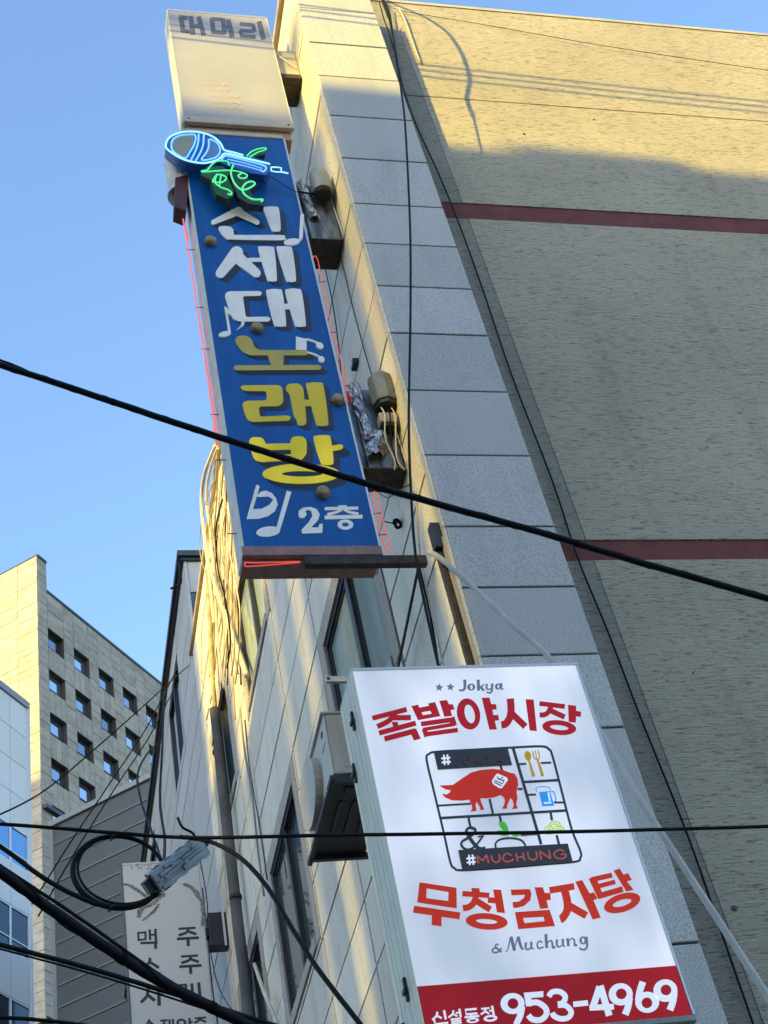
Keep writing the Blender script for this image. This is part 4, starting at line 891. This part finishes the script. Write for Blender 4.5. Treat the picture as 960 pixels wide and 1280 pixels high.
# ------------------------------------------------------------------ sheet metal boxes between the blue sign and the facade
def crumple(mb, pts, wid, amp, seed, ny=9):
    """a strip of creased foil laid along a line"""
    R = random.Random(seed); q = spline(pts, 5); vs = []; fs = []; m = len(q)
    for i, p in enumerate(q):
        for k in range(ny):
            a = (k/(ny-1) - .5)
            vs.append(p + Vector((a*wid*(1+R.uniform(-.12,.12)) + R.uniform(-1,1)*amp*.4, -.05*math.cos(a*math.pi) + R.uniform(-1,1)*amp, R.uniform(-1,1)*amp*.6)))
    for i in range(m-1):
        for k in range(ny-1): fs.append((i*ny+k, i*ny+k+1, (i+1)*ny+k+1, (i+1)*ny+k))
    mb.add(vs, fs); return mb
def duct(zb, zt, ytop, yb, label, lamp_pos, seg, h, r, extra):
    th = thing('transformer_box', label, 'metal box', (2.75, (ytop+yb)/2, zb), 'sheet metal boxes beside the blue sign')
    bm = MB(); t = .004
    bm.bevbox(2.63, 2.905, ytop+.02, yb, zb, zt, .006); bm.build('casing', STEEL, th)
    MB().box(2.60, 2.91, ytop+.005, yb+.01, zb-.012, zb-.001).build('bottom_plate', RUST, th)
    MB().box(2.578, 2.628, ytop+.06, yb-.03, zb+.05, zt+.02).build('side_flange', STEEL, th)
    fo = crumple(MB(), [(2.66, ytop+.01, zt+.03), (2.665, ytop+.0, zt-.2), (2.68, ytop+.0, zb+(zt-zb)*.45), (2.70, ytop+.0, zb+.28)], .10, .011, int(zb*7))
    fo.build('foil_wrap', FOIL, th)
    if extra:
        crumple(MB(), [(2.75, ytop+.0, zb+.36), (2.72, ytop-.01, zb+.22), (2.68, ytop-.01, zb+.10)], .16, .014, 91, 9).build('foil_wrap', FOIL, th)
        MB().bevbox(2.765, 2.90, ytop-.10, ytop+.0, zb+.40, zb+.50, .006).build('ballast_box', BEIGE, th)
        MB().box(2.775, 2.895, ytop-.095, ytop-.01, zb+.36, zb+.398).build('ballast_foot', BLACK, th)
        for k in range(3):
            x = 2.79 + .04*k
            MB().tube(spline([(x, ytop-.07, zb+.62), (x+.01, ytop-.12, zb+.45), (x-.01, ytop-.06, zb+.25), (x+.03-.03*k, ytop-.03, zb+.05), (x+.02, ytop+.0, zb-.03)], 5), .006, 6).build('wire', CREAM if k != 1 else RUBBER, th)
    else:
        MB().tube(spline([(2.59, ytop-.06, zb+.62), (2.66, ytop-.09, zb+.55), (2.76, ytop-.1, zb+.54), (2.84, ytop-.08, zb+.60)], 5), .010, 6).build('wire', RUBBER, th)
        MB().box(2.62, 2.68, ytop+.03, ytop+.14, zt-.02, zt+.07).build('bracket_block', BLACK, th)
    c = lamp_pos
    MB().lathe(c, (0,0,1), [(0, r*.98), (.012, r*1.02), (h*.8, r), (h, r*.93)], seg).build('lamp_can', M('grey_lamp_can', (.30,.31,.28) if not extra else (.15,.16,.155), .5, .2, var=.3, nscale=9), th)
    MB().lathe((c[0], c[1], c[2]-.035), (0,0,1), [(0, r*.80), (.034, r*.86)], seg).build('lamp_mouth', BLACK, th)
    MB().tube(spline([(2.892, ytop+.02, zt), (2.895, ytop-.01, zb+(zt-zb)*.5), (2.91, ytop-.02, zb)], 4), .007, 6).build('side_wire', CREAM, th)
duct(10.70, 11.55, 7.42, 7.74, 'grey metal box with round lamp can, upper one between blue sign and facade', (2.795, 7.33, 11.26), 20, .30, .095, False)
duct(7.72, 8.62, 7.36, 7.60, 'battered metal box with torn foil and octagonal can, lower one beside the blue sign', (2.845, 7.28, 8.32), 8, .30, .105, True)

# ------------------------------------------------------------------ steel bar under the blue sign, and its upright
def bar_bracket():
    th = thing('support_bar', 'rusty steel bar from the foot of the blue sign to a dark upright', 'bracket', (2.4, 7.33, 6.7))
    MB().bevbox(1.99, 2.86, 7.305, 7.36, 6.70, 6.78, .006).build('bar', RUST, th)
    MB().bevbox(2.845, 2.93, 7.05, 7.13, 6.62, 6.85, .008).build('bar_end', BLACK, th)
    MB().obox((2.865, 7.075, 5.40), (.06,0,0), (0,.05,0), (0,.02,1.22)).build('upright', RUST, th)
    MB().obox((2.90, 7.02, 5.40), (.035,0,0), (0,.04,0), (0,.02,1.3)).build('upright_channel', BEIGE, th)
bar_bracket()
p0 = PY(532,690,7.0)
tag(MB().tube(spline([PY(536,690,7.0), PY(548,696,6.95), PY(566,711,6.9), PY(600,742,6.82), PY(640,780,6.72), PY(690,826,6.6), PY(745,907,6.45), PY(800,1000,6.3), PY(860,1092,6.2), PY(960,1246,6.05), PY(1040,1370,5.95)], 6), .0185, 10).build('stay_pipe', M('grey_plastic_pipe', (.50,.46,.41), .5, var=.2, nscale=8)),
    'grey bent pipe slanting down from the support bar and passing behind the backlit sign', 'pipe')
tag(MB().tube([PX(524,705,2.82), PX(498,832,2.82), PX(490,870,2.84)], .011, 8).build('stay_rod', RUST), 'thin rusty stay rod below the support bar in front of the window', 'rod')
def stub():
    th = thing('flat_bracket', 'short flat grey metal bracket at the upper left edge of the backlit sign', 'bracket', PY(432,848,6.2))
    a = PY(407,845,6.2); b = PY(436,845,6.2)
    MB().obox(a, b-a, (0,.02,0), (0,0,-.036)).build('plate', M('grey_flat_bar', (.35,.35,.33), .5, .3, var=.3, nscale=12), th)
    MB().lathe(a + Vector((.012,-.001,-.018)), (0,-1,0), [(0,.010),(.006,.009)], 8).build('bolt', RUST, th)
stub()

# ------------------------------------------------------------------ air conditioner on its rack
def aircon():
    th = thing('air_conditioner', 'beige outdoor air conditioner on a dark steel rack behind the backlit sign', 'air conditioner', (2.45, 8.98, 5.7))
    case = M('beige_aircon_casing', (.55,.50,.42), .5, var=.1, nscale=3); cas2 = M('beige_aircon_front', (.60,.56,.47), .5, var=.12, nscale=5)
    x0, x1, y0, y1, z0, z1 = 2.22, 2.62, 8.43, 9.45, 5.76, 6.27
    MB().bevbox(x0+.012, x1, y0, y1, z0, z1, .012).build('casing', case, th)
    MB().bevbox(x0, x0+.011, y0+.004, y1-.004, z0+.004, z1-.004, .004).build('front_panel', cas2, th)
    MB().bevbox(x0-.02, x0+.2, y0-.008, y1+.008, z1+.001, z1+.02, .004).build('lid', case, th)
    n = 26; cy, cz, r = (y0+y1)/2+.12, (z0+z1)/2+.0, .245
    MB().prism([(x0-.001, cy+r*1.25*math.cos(2*math.pi*k/n), cz+r*math.sin(2*math.pi*k/n)) for k in range(n)], (-.055,0,0)).build('fan_guard', case, th)
    MB().prism([(x0-.001, y0+.13+.035*math.cos(2*math.pi*k/16), z1-.09+.024*math.sin(2*math.pi*k/16)) for k in range(16)], (-.003,0,0)).build('badge', M('dark_blue_badge', (.03,.05,.10), .4), th)
    MB().box(x0-.003, x0-.0005, y0+.07, y0+.2, z1-.20, z1-.19).build('badge_line', M('grey_badge_line', (.2,.2,.2), .5), th)
    s = MB()
    for k in range(3): s.bevbox(x0+.09+.09*k, x0+.115+.09*k, y0-.006, y0+.001, z0+.05, z1-.05, .002)
    s.build('side_ribs', case, th)
    MB().bevbox(x0+.29, x1-.02, y0-.05, y0-.001, z0+.14, z0+.24, .01).build('valve_cover', ALU, th)
    MB().bevbox(x0+.005, x1, y0+.01, y1-.01, z0-.03, z0-.001, .006).build('base_pan', M('dark_base_pan', (.035,.035,.035), .6, var=.3, nscale=8), th)
    p = MB()
    for k in range(3): p.bevbox(x0+.08+.1*k, x0+.11+.1*k, y0+.3, y1-.25, z0-.04, z0-.029, .003)
    p.bevbox(x0+.1, x0+.3, y0+.12, y0+.2, z0-.042, z0-.029, .004); p.build('pan_ribs', BLACK, th)
    r_ = MB()
    for y in (y0+.0, y1-.03): r_.box(x0-.02, XF-.002, y, y+.035, z0-.075, z0-.033)
    r_.box(x0-.035, x0-.001, y0-.03, y1+.06, z0-.07, z0-.034); r_.build('rack', BLACK, th)
    for y in (y0+.0, y1-.03):
        MB().obox((x0+.03, y+.005, z0-.07), (XF-x0-.04, 0, .55), (0,.025,0), (0,0,.035)).build('rack_brace', RUST, th)
    for y in (y0+.12, y0+.17, y1-.15, y1-.10): MB().box(x0-.037, x0-.0352, y, y+.03, z0-.06, z0-.047).build('rack_slot', ALU, th)
aircon()

# ------------------------------------------------------------------ drain pipe, small facade fixtures
def drain():
    th = thing('drain_pipe', 'weathered grey drain pipe running up the far facade below the sunlit patch', 'pipe', (2.80,16.4,GZ))
    MB().tube(spline([(2.80,16.40,GZ),(2.80,16.40,7.6),(2.795,16.42,9.0),(2.80,16.36,10.8),(2.81,16.34,12.3)], 8), .072, 12).build('pipe', M('weathered_grey_pipe', (.11,.105,.095), .75, var=.45, nscale=5, nstretch=(1,1,.5), bump=.3, bscale=25), th)
    MB().tube(spline([(2.81,16.34,12.2),(2.82,16.2,13.0),(2.84,16.0,13.7),(2.86,15.8,14.4)], 6), .035, 10).build('upper_pipe', M('pale_rusty_pipe', (.46,.36,.20), .7, var=.5, nscale=9), th)
    for z in (9.4, 11.6): MB().lathe((2.80,16.39,z), (0,0,1), [(0,.08),(.05,.08)], 12).build('collar', RUST, th)
drain()
def small_fix():
    c = PX(444,455,2.9); th = thing('wall_clip', 'small black clip on the pale tiles right of the blue sign', 'clip', c)
    MB().box(c.x-.03, c.x+.02, c.y-.05, c.y+.05, c.z-.035, c.z+.02).build('clip', BLACK, th)
    MB().box(c.x-.034, c.x-.031, c.y-.02, c.y+.03, c.z-.015, c.z+.005).build('clip_face', ALU, th)
    c = PX(496,655,2.88); th = thing('cable_knot', 'black knot of wire on the pale wall just right of the red neon tube', 'wire', c)
    MB().tube(spline([c+Vector((-.03,.0,.0)), c+Vector((0,-.02,.03)), c+Vector((.03,0,-.01)), c+Vector((0,.02,-.02)), c+Vector((-.02,-.02,.02)), c+Vector((.02,.03,.05))], 5), .012, 6).build('knot', RUBBER, th)
    MB().tube([c, c+Vector((-.12,-.05,-.02))], .005, 6).build('tail', RUBBER, th)
small_fix()

# ------------------------------------------------------------------ pub sign, lower left
def pub_sign():
    Y = 18.0; s = Y/15
    x0, x1, z0, z1 = 1.30*s, 2.185*s, 3.9*s, 9.14*s
    th = thing('pub_sign', 'pale vertical pub sign with dark Korean lettering and inked splashes, lower left on the facade', 'sign', ((x0+x1)/2, Y, z0))
    face = M('cream_sign_face', (.62,.61,.57), .5, var=.05, nscale=1)
    MB().bevbox(x0+.02, x1, Y+.01, Y+.25, z0, z1, .01).build('cabinet', CREAM, th)
    MB().box(x0+.02, x1-.015, Y-.003, Y+.009, z0+.03, z1-.02).build('sign_face', face, th)
    MB().bevbox(x0, x0+.019, Y-.01, Y+.26, z0, z1+.005, .003).build('edge_trim', M('dark_edge_trim', (.10,.10,.09), .5), th)
    MB().bevbox(x0+.021, x1, Y-.008, Y+.02, z1-.019, z1+.012, .003).build('top_trim', CREAM, th)
    DKI = M('dark_brown_letter', (.030,.028,.024), .5); SP = M('ink_splash', (.055,.050,.040), .8, var=.6, nscale=40, dark=(.45,.43,.37))
    F = Y - .003; c = (140, 1150, 6)
    ink = lambda k=0: (lambda I: (setattr(I, 'k', k), I)[1])(Ink(F, *c, .002))
    def ju(dx, dy):
        I = ink(); I.bar(498+dx,66+dy,626+dx,58+dy,17); I.line([(572+dx,66+dy),(556+dx,95+dy),(500+dx,114+dy)],20,3); I.bar(570+dx,84+dy,632+dx,106+dy,20); I.bar(486+dx,142+dy,652+dx,132+dy,20); I.bar(570+dx,140+dy,572+dx,195+dy,24); I.done('letter', DKI, th)
    ju(0,0); ju(19,208)
    I = ink(); I.bar(197,88,199,158,16); I.bar(250,84,252,152,16); I.bar(190,96,258,92,14); I.bar(192,150,258,144,14); I.bar(282,72,286,150,18); I.bar(325,66,330,158,20); I.bar(284,112,328,108,14); I.bar(212,172,342,168,18); I.bar(326,170,328,214,22); I.done('letter', DKI, th)
    I = ink(); I.line([(285,282),(278,320),(235,358)],22,3); I.bar(288,318,352,358,22); I.bar(220,410,365,400,20); I.done('letter', DKI, th)
    I = ink(); I.line([(272,505),(262,570),(216,618)],24,3); I.bar(265,560,322,605,24); I.bar(348,490,354,642,26); I.bar(354,560,385,556,18); I.done('letter', DKI, th)
    I = ink(); I.bar(495,490,560,484,16); I.line([(555,485),(548,540),(505,575)],20,3); I.bar(552,535,590,532,16); I.bar(598,475,610,612,22); I.bar(650,468,664,620,24); I.done('letter', DKI, th)
    I = ink(); I.line([(282,745),(262,785),(235,800)],18,3); I.bar(282,765,318,792,18); I.done('letter', DKI, th)
    I = ink(); I.bar(362,755,418,750,14); I.line([(395,752),(385,785),(360,800)],16,3); I.bar(430,745,434,800,16); I.bar(456,742,460,800,16); I.done('letter', DKI, th)
    I = ink(); I.ring(520,770,38,30,20,15); I.bar(580,735,584,800,18); I.bar(582,766,606,762,14); I.done('letter', DKI, th)
    I = ink(); I.bar(620,738,705,730,14); I.line([(660,735),(645,758),(618,772)],16,3); I.bar(660,745,705,765,15); I.done('letter', DKI, th)
    # ink splashes round the top
    R = random.Random(3); c = (140, 1020, 4.8)
    I = Ink(F, *c, .0015)
    for k in range(36):
        x = R.uniform(110,285); y = 300 + R.uniform(-22,22); I.k = k % 12; a = R.uniform(2,8); I.ell(x, y, a, a*.6, R.uniform(0,90))
    I.done('splash_dots', SP, th)
    for path, wd in ((((70,408),(110,418),(150,440),(185,468),(200,478)), 17), (((160,600),(172,565),(200,540),(245,525),(290,480),(305,470)), 22), (((185,625),(215,600),(245,575),(280,530)), 13), (((440,410),(480,430),(515,470),(540,520),(548,580),(548,650)), 20)):
        I = Ink(F, *c, .0015); q = spline([(a, b, 0) for a, b in path], 5)
        for k, v in enumerate(q):
            for r_ in range(3):
                I.k = (k*3 + r_) % 40; a = R.uniform(.25, .62)*wd; e = [(v.x + R.uniform(-.5,.5)*wd + a*R.uniform(.55,1.1)*math.cos(t), v.y + R.uniform(-.12,.12)*wd + a*R.uniform(.45,1.0)*math.sin(t)) for t in [2*math.pi*m/9 for m in range(9)]]; I.poly(*e)
        I.done('splash', SP, th)
    # dark bracket box to the wall
    b = thing('bracket_box', 'black bracket box between the pale pub sign and the facade', 'bracket', (2.8, Y+.1, 9.9))
    MB().bevbox(x1+.05, XF-.005, Y+.02, Y+.22, 8.06*s, 8.47*s, .01).build('box', BLACK, b)
    MB().box(x1+.001, x1+.049, Y+.06, Y+.18, 8.2*s, 8.3*s).build('arm', BLACK, b)
    MB().box(XF-.06, XF-.03, Y+.0, Y+.018, 8.05*s, 8.52*s).build('rail', ALU, b)
pub_sign()

# ------------------------------------------------------------------ cables
CABLES = 'cables strung over the alley'
def cable(pts, y0, y1, r, label, mat=None, n=6, group=CABLES, name='overhead_cable', cat='cable', seg=8):
    m = len(pts); P = [PY(a, b, y0 + (y1-y0)*i/(m-1)) for i, (a, b) in enumerate(pts)]
    q = spline(P, n); jr = random.Random(int(pts[1][0]*7 + pts[1][1]*13))
    q = [v + Vector((jr.uniform(-1,1), jr.uniform(-1,1), jr.uniform(-1,1)))*r*.07 for v in q]
    o = MB().tube(q, r, seg).build(name, mat or RUBBER)
    if r > .0115:
        hp = []; L_ = 0
        for i in range(len(q)-1):
            t = (q[i+1]-q[i]); ln = t.length; e1 = t.orthogonal().normalized(); e2 = t.normalized().cross(e1)
            for k in range(6):
                a = (L_ + ln*k/6)*2*math.pi/.28; hp.append(q[i].lerp(q[i+1], k/6) + (e1*math.cos(a)+e2*math.sin(a))*(r+.0004))
            L_ += ln
        MB().tube(hp, .0014, 4).build('lashing_wire', FARWIRE, o)
        for k in range(5, len(q)-2, 13):
            t = (q[k+1]-q[k]).normalized(); MB().lathe(q[k], t, [(0, r*1.08), (.014, r*1.08)], 8).build('cable_tie', FARWIRE, o)
    return tag(o, label, cat, group)
cable([(-260,385),(-120,421),(0,456),(140,502),(300,555),(460,605),(540,628),(680,667),(800,703),(960,748),(1120,796)], 4.3, 4.0, .0142, 'thick black cable sagging across the middle of the blue sign and the granite strip')
cable([(-260,388),(-120,418),(0,450),(70,480),(140,501)], 4.3, 4.24, .005, 'thin wire lashed above the thick cable at the left edge of the photo')
cable([(-160,990),(0,1090),(62,1136),(150,1196),(200,1226),(250,1252),(330,1292),(420,1340)], 2.6, 2.9, .0118, 'thickest black cable cutting across the lower left corner over the pub sign')
cable([(-160,975),(0,1082),(100,1148),(190,1212),(240,1243),(320,1285)], 2.75, 2.95, .004, 'thin wire running just above the thickest cable in the lower left corner')
cable([(-200,1020),(0,1030),(130,1040),(240,1047),(420,1044),(700,1040),(960,1033),(1150,1027)], 5.72, 5.2, .0082, 'straight thin black cable spanning the whole width across the pig emblem')
cable([(225,1046),(262,1052),(300,1072),(335,1110),(365,1160),(400,1215),(450,1280),(490,1335)], 5.6, 5.0, .010, 'black cable curving down from the grey splice box past the window')
cable([(-120,980),(0,1058),(55,1098),(100,1122),(130,1132),(160,1133),(190,1122),(212,1106)], 5.7, 5.7, .011, 'black cable rising left from the foot of the hanging coil')
cable([(-120,1150),(0,1181),(100,1207),(190,1234),(300,1268),(400,1300)], 3.6, 3.9, .0068, 'lower black cable below the thickest one at the bottom left')
cable([(-120,1153),(0,1186),(100,1213),(190,1240),(300,1276),(400,1310)], 3.6, 3.9, .003, 'thin wire under the lower black cable at the bottom left')
cable([(-100,1055),(0,1018),(60,985),(120,935),(180,882),(215,850),(236,832)], 9, 18.0, .008, 'slack wire crossing the stone tower to the roof edge of the grey stone building', FARWIRE)
cable([(40,1130),(90,1050),(140,975),(180,915),(205,868),(222,835)], 12, 18.3, .008, 'left one of two wires rising across the tower windows to the grey stone building', FARWIRE)
cable([(48,1145),(98,1058),(146,982),(186,922),(208,880),(224,850)], 12, 18.3, .008, 'right one of two wires rising across the tower windows to the grey stone building', FARWIRE)
cable([(196,930),(182,945),(172,968),(176,1000),(188,1035),(200,1070),(206,1090)], 8, 5.8, .006, 'thin black drop wire looping down to the hanging coil')
cable([(222,700),(226,728),(213,736)], 18.1, 18.2, .02, 'short black wire tied under the roof corner of the grey stone building', group='wires on the facades', name='tie_wire', cat='wire')
cable([(205,865),(203,930),(200,1000),(206,1050),(203,1085),(197,1106)], 10, 5.8, .009, 'black cable dropping beside the grey stone building to the splice box')
cable([(-100,1268),(0,1272),(60,1276),(150,1288)], 3.4, 3.4, .005, 'faint wire along the very bottom of the lower left corner')
cable([(222,1022),(228,1034),(240,1041),(246,1050)], 5.6, 5.6, .006, 'curled tie wire on top of the grey splice box', group='wires on the facades', name='tie_wire', cat='wire')
# the two cables down the granite corner: held off the wall below the roof
def vcable(pts, r, label, mat=None):
    return tag(MB().tube(spline([PY(a, b, y) for a, b, y in pts], 6), r, 8).build('wall_cable', mat or RUBBER), label, 'cable', 'cables down the granite corner')
_lp = [Vector(v) for v in ((4.05,7.40,15.42),(4.05,7.23,15.33),(4.02,7.08,15.27),(3.97,6.91,15.18),(3.91,6.74,14.99),(3.83,6.62,14.69),(3.75,6.55,14.33),(3.70,6.53,14.08),(3.66,6.56,13.81),(3.64,6.59,13.61))]
_lp += [PY(a, b, 6.60) for a, b in ((487,25),(494,66),(501,110),(506,150),(510,220),(513,300),(513,400),(511,520),(513,600),(519,690),(532,760),(548,832),(560,880))]
tag(MB().tube(spline(_lp, 6), [.017]*(6*10) + [.0092]*(6*(len(_lp)-11)+1), 8).build('wall_cable', RUBBER), 'black cable looping over the roof edge and hanging straight down over the granite panels', 'cable', 'cables down the granite corner')
vcable([(483,3,7.35),(488,20,7.38),(494,60,7.40),(504,110,7.41),(522,160,7.41),(546,212,7.41),(572,275,7.42),(600,352,7.42),(640,470,7.42),(690,600,7.42),(722,697,7.42),(760,790,7.42),(800,895,7.42),(858,1040,7.42),(905,1175,7.42),(945,1290,7.42)], .0075, 'black cable slanting down along the dark strip between granite and rendered wall')
vcable([(474,2,7.2),(480,24,7.3),(486,40,7.4),(492,62,7.43)], .006, 'short thin wire end at the very top of the dark strip')
vcable([(480,4,7.4),(505,14,7.42),(600,30,7.42),(760,58,7.40),(960,88,7.38),(1100,108,7.36)], .0035, 'hair thin wire along the sunlit top of the rendered wall')
vcable([(498,10,7.40),(505,22,7.40),(512,42,7.40),(519,62,7.40),(526,79,7.42)], .008, 'short loose pale wire end lit at the top beside the granite corner', M('pale_wire', (.55,.48,.36), .6))
# telephone bundle high over the alley, whose shadow crosses the sunlit wall
for k, (dz, lab) in enumerate(((0,'lowest of three overhead wires above the frame'), (.13,'middle one of three overhead wires above the frame'), (.25,'highest of three overhead wires above the frame'))):
    a = Vector((-6, 4.6, 15.35+dz)); b = Vector((12, 3.4, 14.75+dz))
    tag(MB().tube([a.lerp(b, t/8) + Vector((0,0,-.25*(1-(t/4-1)**2))) for t in range(9)], .02, 6).build('overhead_cable', RUBBER), lab, 'cable', CABLES)
# wires on the facade
def fwire(pts, r, label, mat, x=2.89, n=5, name='facade_wire'):
    return tag(MB().tube(spline([PX(a, b, x) for a, b in pts], n), r, 6).build(name, mat), label, 'wire', 'wires on the facades')
PALE = M('pale_cable_sheath', (.60,.54,.42), .55, var=.2, nscale=6); TAN = M('tan_cable_sheath', (.34,.24,.13), .6)
fwire([(270,556),(256,592),(252,628),(256,672),(262,720),(268,780)], .028, 'thick pale cable bulging out at the roof edge left of the blue sign', PALE, 2.80)
fwire([(272,560),(262,590),(258,625),(262,660),(268,720),(272,800),(280,860)], .020, 'second pale cable beside the bulging one at the roof edge', PALE, 2.82)
fwire([(273,545),(270,600),(264,650),(272,700),(280,745)], .016, 'tan cable twisted along the lit roof edge', TAN, 2.83)
fwire([(262,700),(272,742),(284,775),(297,812),(309,846)], .035, 'broad pale cable slanting over the sunlit tiles to the dark window', PALE, 2.84)
fwire([(280,600),(284,650),(286,700),(284,760),(290,830),(294,900)], .010, 'thin tan wire down the middle of the sunlit tiles', TAN, 2.86)
fwire([(288,560),(291,640),(288,700),(281,745),(272,800),(266,860),(258,900)], .009, 'thin tan wire drifting left across the sunlit tiles', TAN, 2.86)
R_w = random.Random(21)
LITW = ['first', 'second', 'third', 'fourth', 'fifth', 'sixth', 'seventh', 'eighth', 'ninth', 'tenth', 'eleventh', 'twelfth']
for k in range(12):
    a0 = 272 + k*1.8 + R_w.uniform(-3,3); a1 = 250 + k*5.2 + R_w.uniform(-4,4)
    pts = [(a0 + (a1-a0)*t/5 + R_w.uniform(-3.5,3.5), 575 + 55*t + R_w.uniform(-8,8)) for t in range(6)]
    fwire(pts, R_w.choice((.006,.008,.012)), LITW[k] + ' from the left of the loose thin wires strewn over the sunlit tiles', (TAN, PALE, TAN, FARWIRE)[k % 4], 2.87)
for k, lab in enumerate(('outer loose loop', 'middle loose loop', 'inner loose loop', 'long stray loop', 'short stray loop')):
    x0 = 268 + k*5
    fwire([(x0, 600+k*12), (x0-14+k*3, 640+k*10), (x0-18+k*6, 690+k*9), (x0-4+k*4, 735+k*8), (x0+10, 775+k*12), (x0+6, 815+k*10)], .007 + .002*(k % 3), lab + ' of wire hanging over the roof edge onto the sunlit tiles', (TAN, PALE, FARWIRE, TAN, PALE)[k], 2.80 - .02*k)
fwire([(262,880),(268,930),(272,990),(278,1050),(284,1130)], .012, 'pale wire along the left side of the drain pipe', PALE, 2.84)
fwire([(300,885),(306,940),(316,1000),(322,1060),(330,1120)], .012, 'grey wire hanging on the shaded tiles right of the drain pipe', M('grey_wire', (.25,.24,.22), .6), 2.86)
fwire([(306,900),(312,960),(324,1030),(334,1100)], .008, 'thin dark wire next to the grey one right of the drain pipe', DKMETAL, 2.86)
fwire([(253,1110),(260,1180),(266,1240),(276,1300)], .012, 'dark wire dropping behind the pub sign bracket', DKMETAL, 2.85)
fwire([(247,1060),(258,1120),(262,1180),(272,1230),(290,1262),(318,1285)], .009, 'dark wire looping below the pub sign bracket', DKMETAL, 2.80)
fwire([(318,1205),(330,1240),(345,1275),(352,1300)], .022, 'pale pipe end beside the lower window at the bottom', PALE, 2.82)
fwire([(405,330),(416,380),(424,440),(428,500)], .006, 'thin wire on the tiles between the two metal boxes', DKMETAL, 2.89)
fwire([(426,320),(440,380),(456,440),(468,480)], .006, 'thin wire close to the granite corner between the two metal boxes', DKMETAL, 2.90)
fwire([(520,610),(524,680),(530,720),(545,790),(556,840)], .007, 'pale thin wire running past the end of the support bar', PALE, 2.88)
fwire([(522,700),(538,770),(548,832)], .009, 'dark wire on the tiles beside the support bar upright', RUBBER, 2.89)
fwire([(470,612),(484,622),(500,612),(512,606)], .006, 'slack thin wire under the lower metal box', DKMETAL, 2.86)

# ------------------------------------------------------------------ splice box and hanging coil
def splice():
    Y = 5.65; a = PY(194,1103,Y); b = PY(253,1056,Y)
    L = b - a; ln = L.length; ex = L.normalized(); view = ((a+b)/2).normalized()
    ez = -(view - ex*view.dot(ex)).normalized(); ez = (ez + Vector((0,0,-.28))).normalized(); ez = (ez - ex*ez.dot(ex)).normalized(); ey = ez.cross(ex)
    th = thing('splice_box', 'grey ribbed cable splice box hanging slanted in front of the pub sign', 'splice box', (a+b)/2)
    g = M('grey_plastic_shell', (.40,.46,.50), .45, var=.3, nscale=20); g2 = M('dark_plastic_shell', (.07,.075,.08), .5)
    o = a - ex*.012; W = .098
    B = lambda l0, l1, w0, w1, h0, h1: MB().obox(o + ex*l0*ln + ey*w0*W + ez*h0, ex*(l1-l0)*ln, ey*(w1-w0)*W, ez*(h1-h0))
    B(0,1.06,-.5,.5,-.03,.0).build('lower_shell', g2, th)
    B(.02,1.04,-.47,.47,.001,.028).build('upper_shell', g, th)
    for w0, w1, l0, l1 in ((-.40,-.26,.06,.45), (-.34,-.12,.52,.98), (-.05,.03,.05,.95), (.1,.22,.12,.5), (.12,.2,.58,.92), (.28,.4,.25,.98), (.30,.38,.02,.18)): B(l0,l1,w0,w1,.029,.040).build('rib', g, th)
    for l in (.0,.24,.48,.72,.94):
        for sgn in (-1,1): B(l, l+.09, sgn*.5-.05, sgn*.5+.05, -.02, .018).build('clamp', g if int(l*100) % 2 else ALU, th)
    for l, w in ((.15,-.05),(.55,-.05),(.8,.3),(.35,.22)): B(l,l+.07,w-.05,w+.05,.041,.05).build('boss', g, th)
    B(-.12,.02,-.3,.3,-.035,-.0).build('cable_entry', BLACK, th); B(1.07,1.14,-.2,.25,-.03,.0).build('cable_entry', BLACK, th)
    c = thing('cable_coil', 'ring of black cable hanging in a coil left of the splice box', 'cable', PY(148,1045,5.7))
    for k, (rx, ry, cx, cy, r) in enumerate(((57,45,148,1089,.0075), (54,42,151,1088,.0065), (58,46,147,1091,.006), (56,43,149,1090,.005))):
        pts = [PY(cx + rx*math.cos(t) , cy + ry*math.sin(t) + 3*math.cos(t), 5.7 + .012*k) for t in [2*math.pi*i/40 for i in range(40)]]
        MB().tube(pts, r, 6, True).build('loop', RUBBER, c)
    for px, py in ((142,1043),(205,1090),(140,1132),(190,1120)):
        p = PY(px, py, 5.7); v = Vector((0,.03,0)); MB().tube([p+Vector((.016*math.cos(t), .03*math.sin(t)+.02, .016*math.sin(t+1))) for t in [2*math.pi*i/10 for i in range(10)]], .004, 5, True).build('tie', BLACK, c)
splice()
